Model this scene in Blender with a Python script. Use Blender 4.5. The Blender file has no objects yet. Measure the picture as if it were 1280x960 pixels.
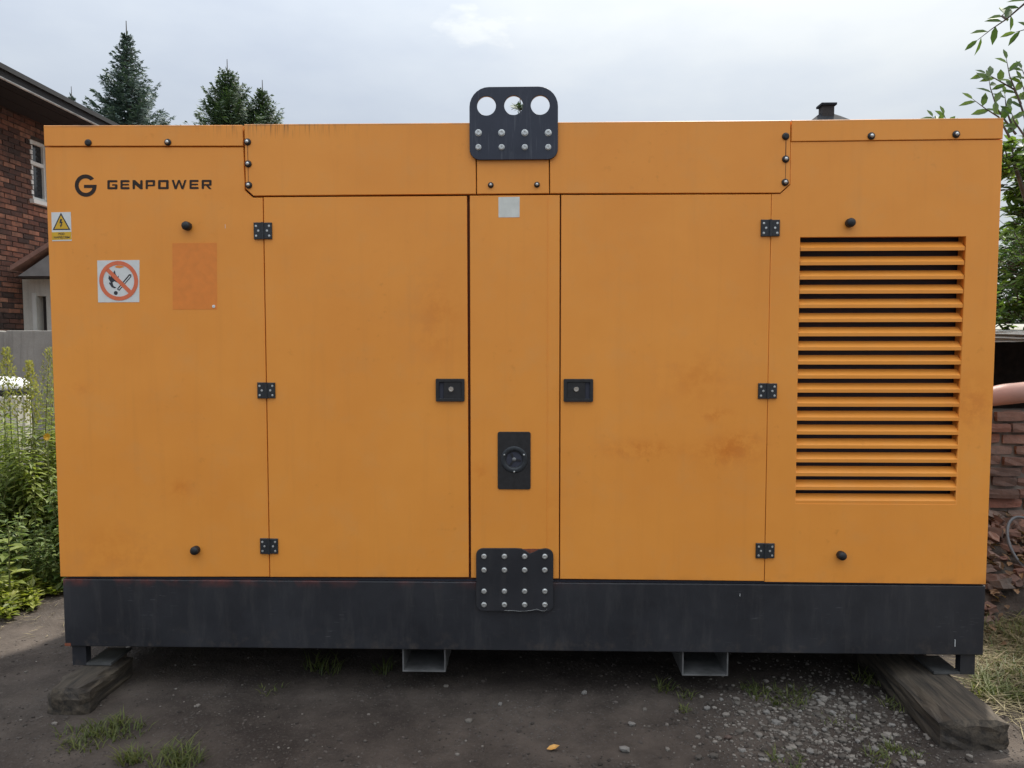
import bpy, bmesh, math, random
import numpy as np
from mathutils import Vector, Matrix
random.seed(7); rng = np.random.default_rng(11)
S = bpy.context.scene; COL = S.collection
R = math.radians

# ------------------------------------------------------------------ camera
YAW, PITCH, ROLL = -0.0262, -0.0573, -0.0009
CAM = Vector((0.07, -3.3926, 1.645)); FPX = 940.0
G0 = 0.2157                                   # underside of the skid above the ground
fwd = Vector((math.sin(YAW)*math.cos(PITCH), math.cos(YAW)*math.cos(PITCH), math.sin(PITCH)))
rt0 = Vector((math.cos(YAW), -math.sin(YAW), 0)); up0 = rt0.cross(fwd)
rt = rt0*math.cos(ROLL) + up0*math.sin(ROLL); up = up0*math.cos(ROLL) - rt0*math.sin(ROLL)
cd = bpy.data.cameras.new('camera'); cam = bpy.data.objects.new('camera', cd); COL.objects.link(cam)
M3 = Matrix((rt, up, -fwd)).transposed()
cam.matrix_world = Matrix.Translation(CAM) @ M3.to_4x4()
cd.sensor_width = 36; cd.lens = FPX/1280*36; cd.clip_start = .05; cd.clip_end = 2000
S.camera = cam

# ------------------------------------------------------------------ sky, sun, exposure
SUN_EL, SUN_AZ = R(56), R(27)                 # azimuth from +Y towards +X: behind the machine, to the right
w = bpy.data.worlds.new('World'); S.world = w; w.use_nodes = True
nt = w.node_tree; N = nt.nodes; L = nt.links; N.clear()
def nn(t, **k):
    n = N.new(t)
    for a, b in k.items(): setattr(n, a, b)
    return n
def mth(op, a, b=None, c=None):
    n = nn('ShaderNodeMath', operation=op)
    for i, v in enumerate((a, b, c)):
        if v is None: continue
        if isinstance(v, (int, float)): n.inputs[i].default_value = v
        else: L.new(v, n.inputs[i])
    return n.outputs[0]
sky = nn('ShaderNodeTexSky', sky_type='NISHITA'); sky.sun_disc = False
sky.sun_elevation = SUN_EL; sky.sun_rotation = SUN_AZ; sky.air_density = 1.2; sky.dust_density = 2.0
tc = nn('ShaderNodeTexCoord'); sx = nn('ShaderNodeSeparateXYZ'); L.new(tc.outputs['Generated'], sx.inputs[0])
zc = mth('MAXIMUM', sx.outputs[2], 0.0)
cie = mth('MULTIPLY_ADD', mth('MULTIPLY', zc, zc), 1.6, 0.45)      # overcast sky: brighter towards the zenith
mp = nn('ShaderNodeMapping'); mp.inputs['Scale'].default_value = (1.0, 1.0, 2.6); mp.inputs['Location'].default_value = (.35, .1, .2)
L.new(tc.outputs['Generated'], mp.inputs[0])
ns = nn('ShaderNodeTexNoise'); ns.inputs['Scale'].default_value = 2.8; ns.inputs['Detail'].default_value = 7; ns.inputs['Roughness'].default_value = .52
L.new(mp.outputs[0], ns.inputs['Vector'])
# clouds thin and whiten towards the veiled sun's side of the sky
sd = (math.sin(SUN_AZ)*math.cos(SUN_EL), math.cos(SUN_AZ)*math.cos(SUN_EL), math.sin(SUN_EL))
dp = nn('ShaderNodeVectorMath', operation='DOT_PRODUCT'); L.new(tc.outputs['Generated'], dp.inputs[0]); dp.inputs[1].default_value = (0.80, 0.33, 0.5)
fac = mth('MULTIPLY_ADD', dp.outputs['Value'], .42, mth('MULTIPLY_ADD', ns.outputs['Fac'], 1.25, -.12))
# one small brighter cloud puff
cdir = (fwd*FPX + rt*(592-640) + up*(480-36)).normalized()
df = nn('ShaderNodeVectorMath', operation='SUBTRACT'); L.new(tc.outputs['Generated'], df.inputs[0]); df.inputs[1].default_value = cdir
dm = nn('ShaderNodeVectorMath', operation='MULTIPLY'); L.new(df.outputs[0], dm.inputs[0]); dm.inputs[1].default_value = (20, 20, 44)
dl_ = nn('ShaderNodeVectorMath', operation='LENGTH'); L.new(dm.outputs[0], dl_.inputs[0])
pn = nn('ShaderNodeTexNoise'); pn.inputs['Scale'].default_value = 26; pn.inputs['Detail'].default_value = 6; L.new(mp.outputs[0], pn.inputs['Vector'])
puff = mth('MULTIPLY', mth('MAXIMUM', mth('SUBTRACT', mth('MULTIPLY_ADD', pn.outputs['Fac'], 3.4, -.75), dl_.outputs['Value']), 0.0), .55)
fac = mth('ADD', fac, mth('MINIMUM', mth('MULTIPLY', puff, .7), .26))
cr = nn('ShaderNodeValToRGB'); L.new(fac, cr.inputs[0])
e = cr.color_ramp.elements
e[0].position = .30; e[0].color = (0.50, 0.555, 0.65, 1)
e[1].position = .98; e[1].color = (0.75, 0.78, 0.79, 1)
e2 = cr.color_ramp.elements.new(.62); e2.color = (0.605, 0.655, 0.72, 1)
sc = nn('ShaderNodeVectorMath', operation='SCALE'); L.new(cr.outputs[0], sc.inputs[0]); L.new(mth('MULTIPLY', cie, 10.5), sc.inputs['Scale'])
mx = nn('ShaderNodeMix', data_type='RGBA'); mx.inputs[0].default_value = .93
L.new(sky.outputs[0], mx.inputs[6]); L.new(sc.outputs[0], mx.inputs[7])
bg = nn('ShaderNodeBackground'); bg.inputs[1].default_value = 0.1; L.new(mx.outputs[2], bg.inputs[0])
wo = nn('ShaderNodeOutputWorld'); L.new(bg.outputs[0], wo.inputs[0])

sl = bpy.data.lights.new('sun', 'SUN'); sl.energy = 3.3; sl.angle = R(2.5); sl.color = (1, .95, .86)
so = bpy.data.objects.new('sun', sl); COL.objects.link(so)
so.rotation_euler = Vector(sd).to_track_quat('Z', 'Y').to_euler(); so.location = (6, 12, 14)
vs = S.view_settings; vs.view_transform = 'Standard'; vs.look = 'None'; vs.gamma = 1; vs.exposure = 0.86; vs.use_curve_mapping = False
S.cycles.max_bounces = 8; S.cycles.transparent_max_bounces = 8

# ------------------------------------------------------------------ helpers
def ray(px, py): return (fwd*FPX + rt*(px-640) + up*(480-py))
def onY(px, py, y=0.0):
    d = ray(px, py); return CAM + d*((y-CAM.y)/d.y)
def onZ(px, py, z=0.0):
    d = ray(px, py); return CAM + d*((z-CAM.z)/d.z)
def onX(px, py, x):
    d = ray(px, py); return CAM + d*((x-CAM.x)/d.x)
def fp(px, py, y=0.0): p = onY(px, py, y); return (p.x, p.z)
PXM = 3.39/940                                  # metres per pixel on the machine's front

def link(name, me, mat=None, parent=None):
    o = bpy.data.objects.new(name, me); COL.objects.link(o)
    if mat is not None and me is not None and not me.materials: me.materials.append(mat)
    if parent is not None: adopt(o, parent)
    return o
def adopt(o, parent):
    o.parent = parent; Lc = Vector((0, 0, 0)); p = parent
    o.matrix_parent_inverse = Matrix.Translation(-wloc(parent))
def wloc(o):
    # world location of a thing or part (roots carry a location, parts keep theirs at zero unless placed)
    return o.location.copy()
def root(name, label, cat, loc=(0, 0, 0), group=None):
    o = bpy.data.objects.new(name, None); COL.objects.link(o); o.location = loc; o.empty_display_size = .1
    return tag(o, label, cat, group)
def tag(o, label=None, cat=None, group=None, kind=None):
    if label: o['label'] = label
    if cat: o['category'] = cat
    if group: o['group'] = group
    if kind: o['kind'] = kind
    return o

class MB:
    def __init__(s): s.v = []; s.f = []; s.m = []
    def add(s, vs, fs, mi=0):
        b = len(s.v); s.v += [tuple(v) for v in vs]; s.f += [tuple(i+b for i in f) for f in fs]; s.m += [mi]*len(fs); return s
    def box(s, x0, x1, y0, y1, z0, z1, mi=0):
        return s.add([(x0,y0,z0),(x1,y0,z0),(x1,y1,z0),(x0,y1,z0),(x0,y0,z1),(x1,y0,z1),(x1,y1,z1),(x0,y1,z1)],
            [(0,3,2,1),(4,5,6,7),(0,1,5,4),(1,2,6,5),(2,3,7,6),(3,0,4,7)], mi)
    def prism(s, poly, yf, t, bev=.0015, mi=0):
        """polygon (x,z), counter-clockwise seen from the front (-Y), front face at yf, thickness t backwards"""
        n = len(poly); inn = inset(poly, bev) if bev else poly
        vs = [(x, yf, z) for x, z in inn] + [(x, yf+(bev if bev else 0), z) for x, z in poly] + [(x, yf+t, z) for x, z in poly]
        fs = [tuple(range(n))]
        for i in range(n):
            j = (i+1) % n
            if bev: fs.append((i, n+i, n+j, j))
            fs.append((n+i, 2*n+i, 2*n+j, n+j))
        fs.append(tuple(range(3*n-1, 2*n-1, -1)))
        return s.add(vs, fs, mi)
    def cyl(s, c, ax, r0, r1, h, n=16, mi=0, cap=True):
        ax = Vector(ax).normalized(); a = ax.orthogonal().normalized(); b = ax.cross(a); c = Vector(c)
        vs = []
        for k in range(n):
            t = 2*math.pi*k/n; d = a*math.cos(t)+b*math.sin(t); vs.append(c+d*r0)
        for k in range(n):
            t = 2*math.pi*k/n; d = a*math.cos(t)+b*math.sin(t); vs.append(c+ax*h+d*r1)
        fs = [(k, (k+1) % n, n+(k+1) % n, n+k) for k in range(n)]
        if cap: fs += [tuple(range(n-1, -1, -1)), tuple(range(n, 2*n))]
        return s.add(vs, fs, mi)
    def lathe(s, c, ax, prof, n=20, mi=0):
        """profile of (radius, height along axis)"""
        ax = Vector(ax).normalized(); a = ax.orthogonal().normalized(); b = ax.cross(a); c = Vector(c); vs = []; fs = []
        for r, h in prof:
            for k in range(n):
                t = 2*math.pi*k/n; vs.append(c+ax*h+(a*math.cos(t)+b*math.sin(t))*max(r, 1e-5))
        for i in range(len(prof)-1):
            for k in range(n): fs.append((i*n+k, i*n+(k+1) % n, (i+1)*n+(k+1) % n, (i+1)*n+k))
        fs.append(tuple(range((len(prof)-1)*n, len(prof)*n)))
        return s.add(vs, fs, mi)
    def tube(s, pts, rad, n=6, mi=0):
        pts = [Vector(p) for p in pts]; vs = []; fs = []
        for i, p in enumerate(pts):
            t = (pts[min(i+1, len(pts)-1)]-pts[max(i-1, 0)]).normalized()
            a = t.cross(Vector((0.13, 0.27, 0.95))).normalized() if abs(t.z) < .98 else t.cross(Vector((1, 0, 0))).normalized()
            b = t.cross(a); r = rad[i] if isinstance(rad, (list, tuple)) else rad
            for k in range(n):
                q = 2*math.pi*k/n; vs.append(p+(a*math.cos(q)+b*math.sin(q))*r)
        for i in range(len(pts)-1):
            for k in range(n): fs.append((i*n+k, i*n+(k+1) % n, (i+1)*n+(k+1) % n, (i+1)*n+k))
        fs += [tuple(range(n-1, -1, -1)), tuple(range((len(pts)-1)*n, len(pts)*n))]
        return s.add(vs, fs, mi)
    def leaf(s, p, d, nrm, ln, wd, mi=0, shape=1, droop=0.0):
        """a leaf from p along d; shape 0 = diamond, 1 = folded lance"""
        p = Vector(p); d = Vector(d).normalized(); sd = d.cross(Vector(nrm))
        if sd.length < 1e-4: sd = d.orthogonal()
        sd.normalize(); up_ = sd.cross(d)
        if shape == 0:
            return s.add([p, p+d*ln*.45+sd*wd*.5, p+d*ln, p+d*ln*.45-sd*wd*.5], [(0, 1, 2, 3)], mi)
        q = lambda u, v, h=0: p+d*ln*u+sd*wd*v+up_*(h*wd-droop*ln*u*u)
        return s.add([q(0, 0), q(.28, .42, .1), q(.62, .46, .1), q(1, 0, -.05), q(.62, -.46, .1), q(.28, -.42, .1), q(.3, 0, -.06), q(.65, 0, -.08)],
            [(0, 1, 6), (1, 2, 7, 6), (2, 3, 7), (0, 6, 5), (6, 7, 4, 5), (7, 3, 4)], mi)
    def mesh(s, name, mats=None, smooth=False):
        me = bpy.data.meshes.new(name); me.from_pydata(s.v, [], s.f)
        for m in (mats or []): me.materials.append(m)
        if mats and len(mats) > 1: me.polygons.foreach_set('material_index', s.m)
        if smooth: me.polygons.foreach_set('use_smooth', [True]*len(s.f))
        me.update(); return me
    def build(s, name, mat, parent=None, smooth=False):
        mats = mat if isinstance(mat, (list, tuple)) else [mat]
        return link(name, s.mesh(name, mats, smooth), None, parent)
def inset(poly, d):
    n = len(poly); out = []
    for i in range(n):
        p0 = Vector(poly[i-1]); p1 = Vector(poly[i]); p2 = Vector(poly[(i+1) % n])
        a = (p1-p0).normalized(); b = (p2-p1).normalized()
        na = Vector((-a.y, a.x)); nb = Vector((-b.y, b.x)); m = na+nb
        if m.length < 1e-6: m = na
        m.normalize(); k = d/max(m.dot(na), .3); out.append(tuple(p1+m*k))
    return out
def rrect(x0, x1, z0, z1, rb, rtp=None, n=7):
    rtp = rb if rtp is None else rtp; out = []
    for cx, cz, r, a0 in ((x1-rb, z0+rb, rb, -90), (x1-rtp, z1-rtp, rtp, 0), (x0+rtp, z1-rtp, rtp, 90), (x0+rb, z0+rb, rb, 180)):
        for k in range(n+1):
            a = R(a0+90*k/n); out.append((cx+r*math.cos(a), cz+r*math.sin(a)))
    return out
def circle(cx, cz, r, n=32, a0=0, a1=360): return [(cx+r*math.cos(R(a0+(a1-a0)*k/n)), cz+r*math.sin(R(a0+(a1-a0)*k/n))) for k in range(n)]
def flat(name, loops, yf, t, mat, parent, bev=0):
    """closed loops (first outer, others holes) filled and extruded: front at yf, thickness t"""
    cu = bpy.data.curves.new(name, 'CURVE'); cu.dimensions = '2D'; cu.fill_mode = 'BOTH'
    for lp in loops:
        sp = cu.splines.new('POLY'); sp.points.add(len(lp)-1); sp.use_cyclic_u = True
        for i, (x, z) in enumerate(lp): sp.points[i].co = (x, z, 0, 1)
    cu.extrude = max(t/2-bev, 0); cu.bevel_depth = bev; cu.bevel_resolution = 1
    o = bpy.data.objects.new('tmp', cu); COL.objects.link(o)
    me = bpy.data.meshes.new_from_object(o); bpy.data.objects.remove(o); bpy.data.curves.remove(cu)
    me.transform(Matrix.Translation((0, yf+t/2, 0)) @ Matrix.Rotation(math.pi/2, 4, 'X'))
    me.name = name; me.materials.clear(); me.materials.append(mat)
    return link(name, me, None, parent)
def words(name, txt, cx, cz, width, height, yf, mat, parent, bold=.0):
    cu = bpy.data.curves.new(name, 'FONT'); cu.body = txt; cu.align_x = 'CENTER'; cu.align_y = 'CENTER'; cu.size = 1; cu.offset = bold; cu.fill_mode = 'BOTH'
    o = bpy.data.objects.new('tmp', cu); COL.objects.link(o); bpy.context.view_layer.update()
    me = bpy.data.meshes.new_from_object(o); bpy.data.objects.remove(o)
    c = np.array([v.co[:] for v in me.vertices]); lo = c.min(0); hi = c.max(0)
    for v in me.vertices:
        v.co = (cx+((v.co.x-lo[0])/(hi[0]-lo[0])-.5)*width, yf, cz+((v.co.y-lo[1])/(hi[1]-lo[1])-.5)*height)
    me.materials.clear(); me.materials.append(mat)
    return link(name, me, None, parent)

# ------------------------------------------------------------------ materials
class NT:
    def __init__(s, name):
        m = bpy.data.materials.new(name); m.use_nodes = True; s.m = m; s.t = m.node_tree; s.N = s.t.nodes; s.L = s.t.links
        s.b = s.N['Principled BSDF']; s.out = s.N['Material Output']
        s.tc = s.N.new('ShaderNodeTexCoord')
    def put(s, v, inp):
        if hasattr(v, 'is_output'): s.L.new(v, inp)
        else: inp.default_value = v
    def noise(s, scale, detail=4, rough=.55, vec=None, stretch=None, out='Fac', dist=0):
        n = s.N.new('ShaderNodeTexNoise'); n.inputs['Scale'].default_value = scale; n.inputs['Detail'].default_value = detail; n.inputs['Roughness'].default_value = rough; n.inputs['Distortion'].default_value = dist
        v = vec or s.tc.outputs['Object']
        if stretch:
            mp = s.N.new('ShaderNodeMapping'); mp.inputs['Scale'].default_value = stretch; s.L.new(v, mp.inputs[0]); v = mp.outputs[0]
        s.L.new(v, n.inputs['Vector']); return n.outputs[out]
    def ramp(s, f, stops):
        n = s.N.new('ShaderNodeValToRGB'); s.L.new(f, n.inputs[0]); el = n.color_ramp.elements
        while len(el) < len(stops): el.new(.5)
        for q, (p, c) in zip(el, stops):
            q.position = p; q.color = (c, c, c, 1) if isinstance(c, (int, float)) else (*c, 1)
        return n.outputs[0]
    def mix(s, f, a, b, mode='MIX'):
        n = s.N.new('ShaderNodeMix'); n.data_type = 'RGBA'; n.blend_type = mode
        s.put(f, n.inputs[0]); s.put((*a, 1) if isinstance(a, tuple) and len(a) == 3 else a, n.inputs[6]); s.put((*b, 1) if isinstance(b, tuple) and len(b) == 3 else b, n.inputs[7])
        return n.outputs[2]
    def math(s, op, a, b=None, c=None, clamp=False):
        n = s.N.new('ShaderNodeMath'); n.operation = op; n.use_clamp = clamp
        for i, v in enumerate((a, b, c)):
            if v is not None: s.put(v, n.inputs[i])
        return n.outputs[0]
    def bump(s, h, strength=.3, dist=.01):
        n = s.N.new('ShaderNodeBump'); n.inputs['Strength'].default_value = strength; n.inputs['Distance'].default_value = dist
        s.L.new(h, n.inputs['Height']); s.L.new(n.outputs[0], s.b.inputs['Normal'])
    def rnd(s):
        n = s.N.new('ShaderNodeObjectInfo'); return n.outputs['Random']
    def col(s, v): s.put((*v, 1) if isinstance(v, tuple) else v, s.b.inputs['Base Color']); return s
    def rough(s, v): s.put(v, s.b.inputs['Roughness']); return s
    def sub(s, v, k): s.put(v, s.b.inputs[k]); return s
def plain(name, c, r=.5, metal=0, var=.0, scale=20, bump=0):
    n = NT(name)
    if var:
        f = n.noise(scale, 5); n.col(n.mix(n.ramp(f, [(.3, 0.), (.7, 1.)]), tuple(x*(1-var) for x in c), tuple(min(1, x*(1+var)) for x in c)))
        n.rough(n.math('MULTIPLY_ADD', f, .2, r-.1))
        if bump: n.bump(f, bump, .01)
    else: n.col(c).rough(r)
    n.b.inputs['Metallic'].default_value = metal
    return n.m

def orange_paint():
    n = NT('orange_paint'); gp = n.N.new('ShaderNodeNewGeometry'); ob = gp.outputs['Position']; n.tc = type('P', (), {'outputs': {'Object': ob}})
    base = (0.86, 0.305, 0.030)
    f1 = n.noise(1.6, 5, .6); c = n.mix(n.ramp(f1, [(.35, 0.), (.7, 1.)]), (0.84, .312, .048), (0.90, .352, .058))
    st = n.noise(3.0, 4, .6, stretch=(6, 1, .35)); c = n.mix(n.math('MULTIPLY', n.ramp(st, [(.54, 0.), (.8, 1.)]), .13), c, (0.52, .20, .045))
    sp = n.noise(26, 3, .6); bl = n.noise(2.3, 3, .5); m = n.math('MULTIPLY', n.ramp(sp, [(.60, 0.), (.74, 1.)]), n.ramp(bl, [(.5, 0.), (.66, 1.)]))
    c = n.mix(n.math('MULTIPLY', m, .30), c, (0.50, .16, .018))
    # rubbed, rust-tinted smears where hands and feet have touched the doors and the corner
    sep = n.N.new('ShaderNodeSeparateXYZ'); n.L.new(ob, sep.inputs[0]); X, Z = sep.outputs[0], sep.outputs[2]
    acc = None; wob = n.noise(11, 6, .7)
    for px, py, rx, rz, k in ((800, 562, 40, 10, .85), (895, 519, 18, 8, .8), (912, 565, 34, 17, .85), (930, 548, 18, 9, .6), (150, 690, 62, 30, .35), (225, 610, 16, 12, .55),
                              (545, 400, 26, 55, .4), (1215, 505, 30, 30, .6), (870, 470, 46, 30, .35), (600, 590, 10, 14, .4), (100, 485, 16, 8, .35), (690, 640, 16, 50, .2)):
        x, z = fp(px, py); a = n.math('DIVIDE', n.math('SUBTRACT', X, x), rx*PXM); b = n.math('DIVIDE', n.math('SUBTRACT', Z, z), rz*PXM)
        d = n.math('ADD', n.math('MULTIPLY', a, a), n.math('MULTIPLY', b, b))
        g = n.math('MULTIPLY', n.math('POWER', 2.7183, n.math('MULTIPLY', d, -1.0)), k)
        acc = g if acc is None else n.math('ADD', acc, g)
    c = n.mix(n.math('MULTIPLY', n.math('MULTIPLY', acc, .8), n.ramp(wob, [(.42, 0.), (.58, 1.)]), clamp=True), c, (0.66, .165, .008))
    # grime that has run down from the roof edge and gathered over the skid
    zt = fp(640, 152)[1]; dr = n.noise(14, 3, .7, stretch=(5, 1, .25))
    near = n.math('SUBTRACT', 1.0, n.math('DIVIDE', n.math('SUBTRACT', zt, Z), .07), clamp=True)
    mid = n.math('SUBTRACT', 1.0, n.math('MULTIPLY', n.math('ABSOLUTE', n.math('ADD', X, 1.06)), 2.4), clamp=True)
    c = n.mix(n.math('MULTIPLY', n.math('MULTIPLY', near, n.ramp(dr, [(.50, 0.), (.62, 1.)])), n.math('MULTIPLY_ADD', mid, .9, .03), clamp=True), c, (.06, .035, .02))
    edge = n.math('SUBTRACT', 1.0, n.math('DIVIDE', n.math('SUBTRACT', zt, Z), .014), clamp=True)
    c = n.mix(n.math('MULTIPLY', edge, n.ramp(n.noise(5, 4), [(.42, .25), (.6, .9)])), c, (.16, .10, .06))
    zb = fp(640, 727)[1]; lowd = n.math('SUBTRACT', 1.0, n.math('DIVIDE', n.math('SUBTRACT', Z, zb), .05), clamp=True)
    c = n.mix(n.math('MULTIPLY', n.math('MULTIPLY', lowd, n.ramp(n.noise(7, 4), [(.5, 0.), (.68, 1.)])), .5), c, (.33, .13, .04))
    fine = n.noise(5.5, 6, .7); c = n.mix(n.math('MULTIPLY', n.ramp(fine, [(.5, 0.), (.75, 1.)]), .22), c, (.70, .36, .12))
    n.col(c); n.rough(n.math('MULTIPLY_ADD', fine, .35, .22)); n.b.inputs['Specular IOR Level'].default_value = .4
    n.bump(n.math('ADD', n.noise(2.2, 2), n.math('MULTIPLY', n.noise(160, 2), .01)), .22, .02)
    return n.m
def black_paint(rusty=1.0, name='black_skid_paint'):
    n = NT(name); f = n.noise(2.5, 6, .65)
    c = n.mix(n.ramp(f, [(.35, 0.), (.7, 1.)]), (.014, .015, .019), (.028, .029, .034))
    scr = n.noise(60, 2, .5, stretch=(.3, 1, 3)); msk = n.noise(3.2, 3)
    c = n.mix(n.math('MULTIPLY', n.math('MULTIPLY', n.ramp(scr, [(.66, 0.), (.72, 1.)]), n.ramp(msk, [(.52, 0.), (.7, 1.)])), .35), c, (.20, .20, .20))
    sep = n.N.new('ShaderNodeSeparateXYZ'); n.L.new(n.tc.outputs['Object'], sep.inputs[0])
    zt = fp(640, 727)[1]; near = n.math('SUBTRACT', 1.0, n.math('DIVIDE', n.math('SUBTRACT', zt, sep.outputs[2]), .045), clamp=True)
    c = n.mix(n.math('MULTIPLY', n.math('MULTIPLY', near, n.ramp(n.noise(4, 4, .7), [(.46, 0.), (.62, 1.)])), n.math('MULTIPLY', n.math('MULTIPLY_ADD', sep.outputs[0], -.28, .22, clamp=True), rusty)), c, (.22, .045, .03))
    dust = n.noise(5, 5, .7, stretch=(3, 1, .5)); c = n.mix(n.math('MULTIPLY', n.ramp(dust, [(.5, 0.), (.8, 1.)]), .22), c, (.12, .11, .10))
    mud = n.noise(11, 5, .7); zl = n.math('SUBTRACT', 1.0, n.math('DIVIDE', n.math('SUBTRACT', sep.outputs[2], G0), .11), clamp=True)
    c = n.mix(n.math('MULTIPLY', n.math('MULTIPLY', zl, n.ramp(mud, [(.52, 0.), (.66, 1.)])), .5), c, (.085, .068, .055))
    n.col(c).rough(n.math('MULTIPLY_ADD', f, .3, .36)); n.bump(f, .15, .004); return n.m
def plate_paint():
    n = NT('reflection_tinted_plate_paint'); f = n.noise(7, 6, .65)  # bluish tone of the reflections is put into the dark base colour
    st = n.noise(20, 3, .6, stretch=(4, 1, .3))
    c = n.mix(n.ramp(f, [(.35, 0.), (.7, 1.)]), (.017, .022, .038), (.028, .034, .054)); c = n.mix(n.math('MULTIPLY', n.ramp(st, [(.58, 0.), (.72, 1.)]), .3), c, (.14, .15, .17))
    n.col(c).rough(.42); n.bump(f, .1, .003); return n.m
def brick_mat(name, stops, dark=.5, moss=None):
    n = NT(name); c = n.ramp(n.rnd(), stops); geo = n.N.new('ShaderNodeNewGeometry')
    v = geo.outputs['Position']
    f = n.noise(9, 5, .65, vec=v); c = n.mix(n.math('MULTIPLY', n.ramp(f, [(.42, 0.), (.72, 1.)]), dark), c, (.028, .024, .022))
    big = n.noise(1.1, 4, .6, vec=v); c = n.mix(n.math('MULTIPLY', n.ramp(big, [(.47, 0.), (.66, 1.)]), .62), c, (.030, .024, .022))
    g = n.noise(55, 4, .7, vec=v); c = n.mix(n.math('MULTIPLY', n.ramp(g, [(.6, 0.), (.75, 1.)]), .35), c, moss or (.28, .22, .18))
    n.col(c).rough(.92); n.bump(n.math('ADD', f, n.math('MULTIPLY', g, .5)), .6, .012); return n.m
def concrete_mat(name, a, b, scale=6):
    n = NT(name); geo = n.N.new('ShaderNodeNewGeometry'); v = geo.outputs['Position']
    f = n.noise(scale*.25, 6, .65, vec=v); c = n.mix(n.ramp(f, [(.3, 0.), (.7, 1.)]), a, b); st = n.noise(4, 4, .6, vec=v, stretch=(4, 4, .3))
    c = n.mix(n.math('MULTIPLY', n.ramp(st, [(.5, 0.), (.75, 1.)]), .45), c, tuple(x*.45 for x in a)); g = n.noise(scale*14, 4, .7, vec=v)
    c = n.mix(n.math('MULTIPLY', n.ramp(g, [(.4, 0.), (.7, 1.)]), .25), c, tuple(x*.6 for x in a))
    n.col(c).rough(.9); n.bump(g, .35, .01); return n.m
def leaf_mat(name, a, b, trans=.35, gloss=.45, scale=3.0, per_leaf=True):
    n = NT(name); geo = n.N.new('ShaderNodeNewGeometry')
    f = geo.outputs['Random Per Island'] if per_leaf else n.noise(scale, 3, vec=geo.outputs['Position'])
    g = n.noise(scale, 3, .6, vec=geo.outputs['Position'])
    c = n.mix(n.ramp(n.math('ADD', n.math('MULTIPLY', f, .6), n.math('MULTIPLY', g, .5)), [(.25, 0.), (.85, 1.)]), a, b)
    n.col(c).rough(gloss); n.b.inputs['Specular IOR Level'].default_value = .35
    tr = n.N.new('ShaderNodeBsdfTranslucent'); n.L.new(n.mix(1.0, c, (1.5, 1.6, .7, 1), 'MULTIPLY'), tr.inputs[0])
    ms = n.N.new('ShaderNodeMixShader'); ms.inputs[0].default_value = trans
    n.L.new(n.b.outputs[0], ms.inputs[1]); n.L.new(tr.outputs[0], ms.inputs[2]); n.L.new(ms.outputs[0], n.out.inputs[0]); return n.m
def ground_mat():
    n = NT('packed_dirt'); geo = n.N.new('ShaderNodeNewGeometry'); v = geo.outputs['Position']
    f = n.noise(1.3, 7, .65, vec=v); c = n.mix(n.ramp(f, [(.38, 0.), (.62, 1.)]), (.036, .028, .023), (.096, .077, .063))
    d = n.noise(7, 6, .7, vec=v); c = n.mix(n.math('MULTIPLY', n.ramp(d, [(.45, 0.), (.7, 1.)]), .55), c, (.030, .024, .020))
    g = n.noise(70, 5, .75, vec=v); c = n.mix(n.math('MULTIPLY', n.ramp(g, [(.52, 0.), (.75, 1.)]), .5), c, (.135, .115, .100))
    vo = n.N.new('ShaderNodeTexVoronoi'); vo.inputs['Scale'].default_value = 48; n.L.new(v, vo.inputs['Vector'])
    gm = n.noise(1.7, 4, .6, vec=v); peb = n.math('MULTIPLY', n.ramp(vo.outputs['Distance'], [(.16, 1.), (.30, 0.)]), n.ramp(gm, [(.5, 0.), (.62, 1.)]))
    c = n.mix(n.math('MULTIPLY', peb, .5), c, (.16, .15, .14))
    n.col(c); n.rough(n.ramp(n.noise(2.1, 5, .6, vec=v), [(.35, .80), (.6, .98)])); n.b.inputs['Specular IOR Level'].default_value = .22
    n.bump(n.math('ADD', n.math('ADD', d, n.math('MULTIPLY', g, .45)), n.math('MULTIPLY', peb, .5)), .7, .02); return n.m
def wood_mat():
    n = NT('old_timber'); st = n.noise(7, 6, .65, stretch=(5, .5, 5), dist=.4); c = n.mix(n.ramp(st, [(.36, 0.), (.64, 1.)]), (.020, .016, .012), (.098, .076, .052))
    s2 = n.noise(3, 4); c = n.mix(n.math('MULTIPLY', n.ramp(s2, [(.45, 0.), (.7, 1.)]), .6), c, (.040, .033, .028))
    n.col(c).rough(.85); n.bump(st, .8, .008); return n.m

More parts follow.
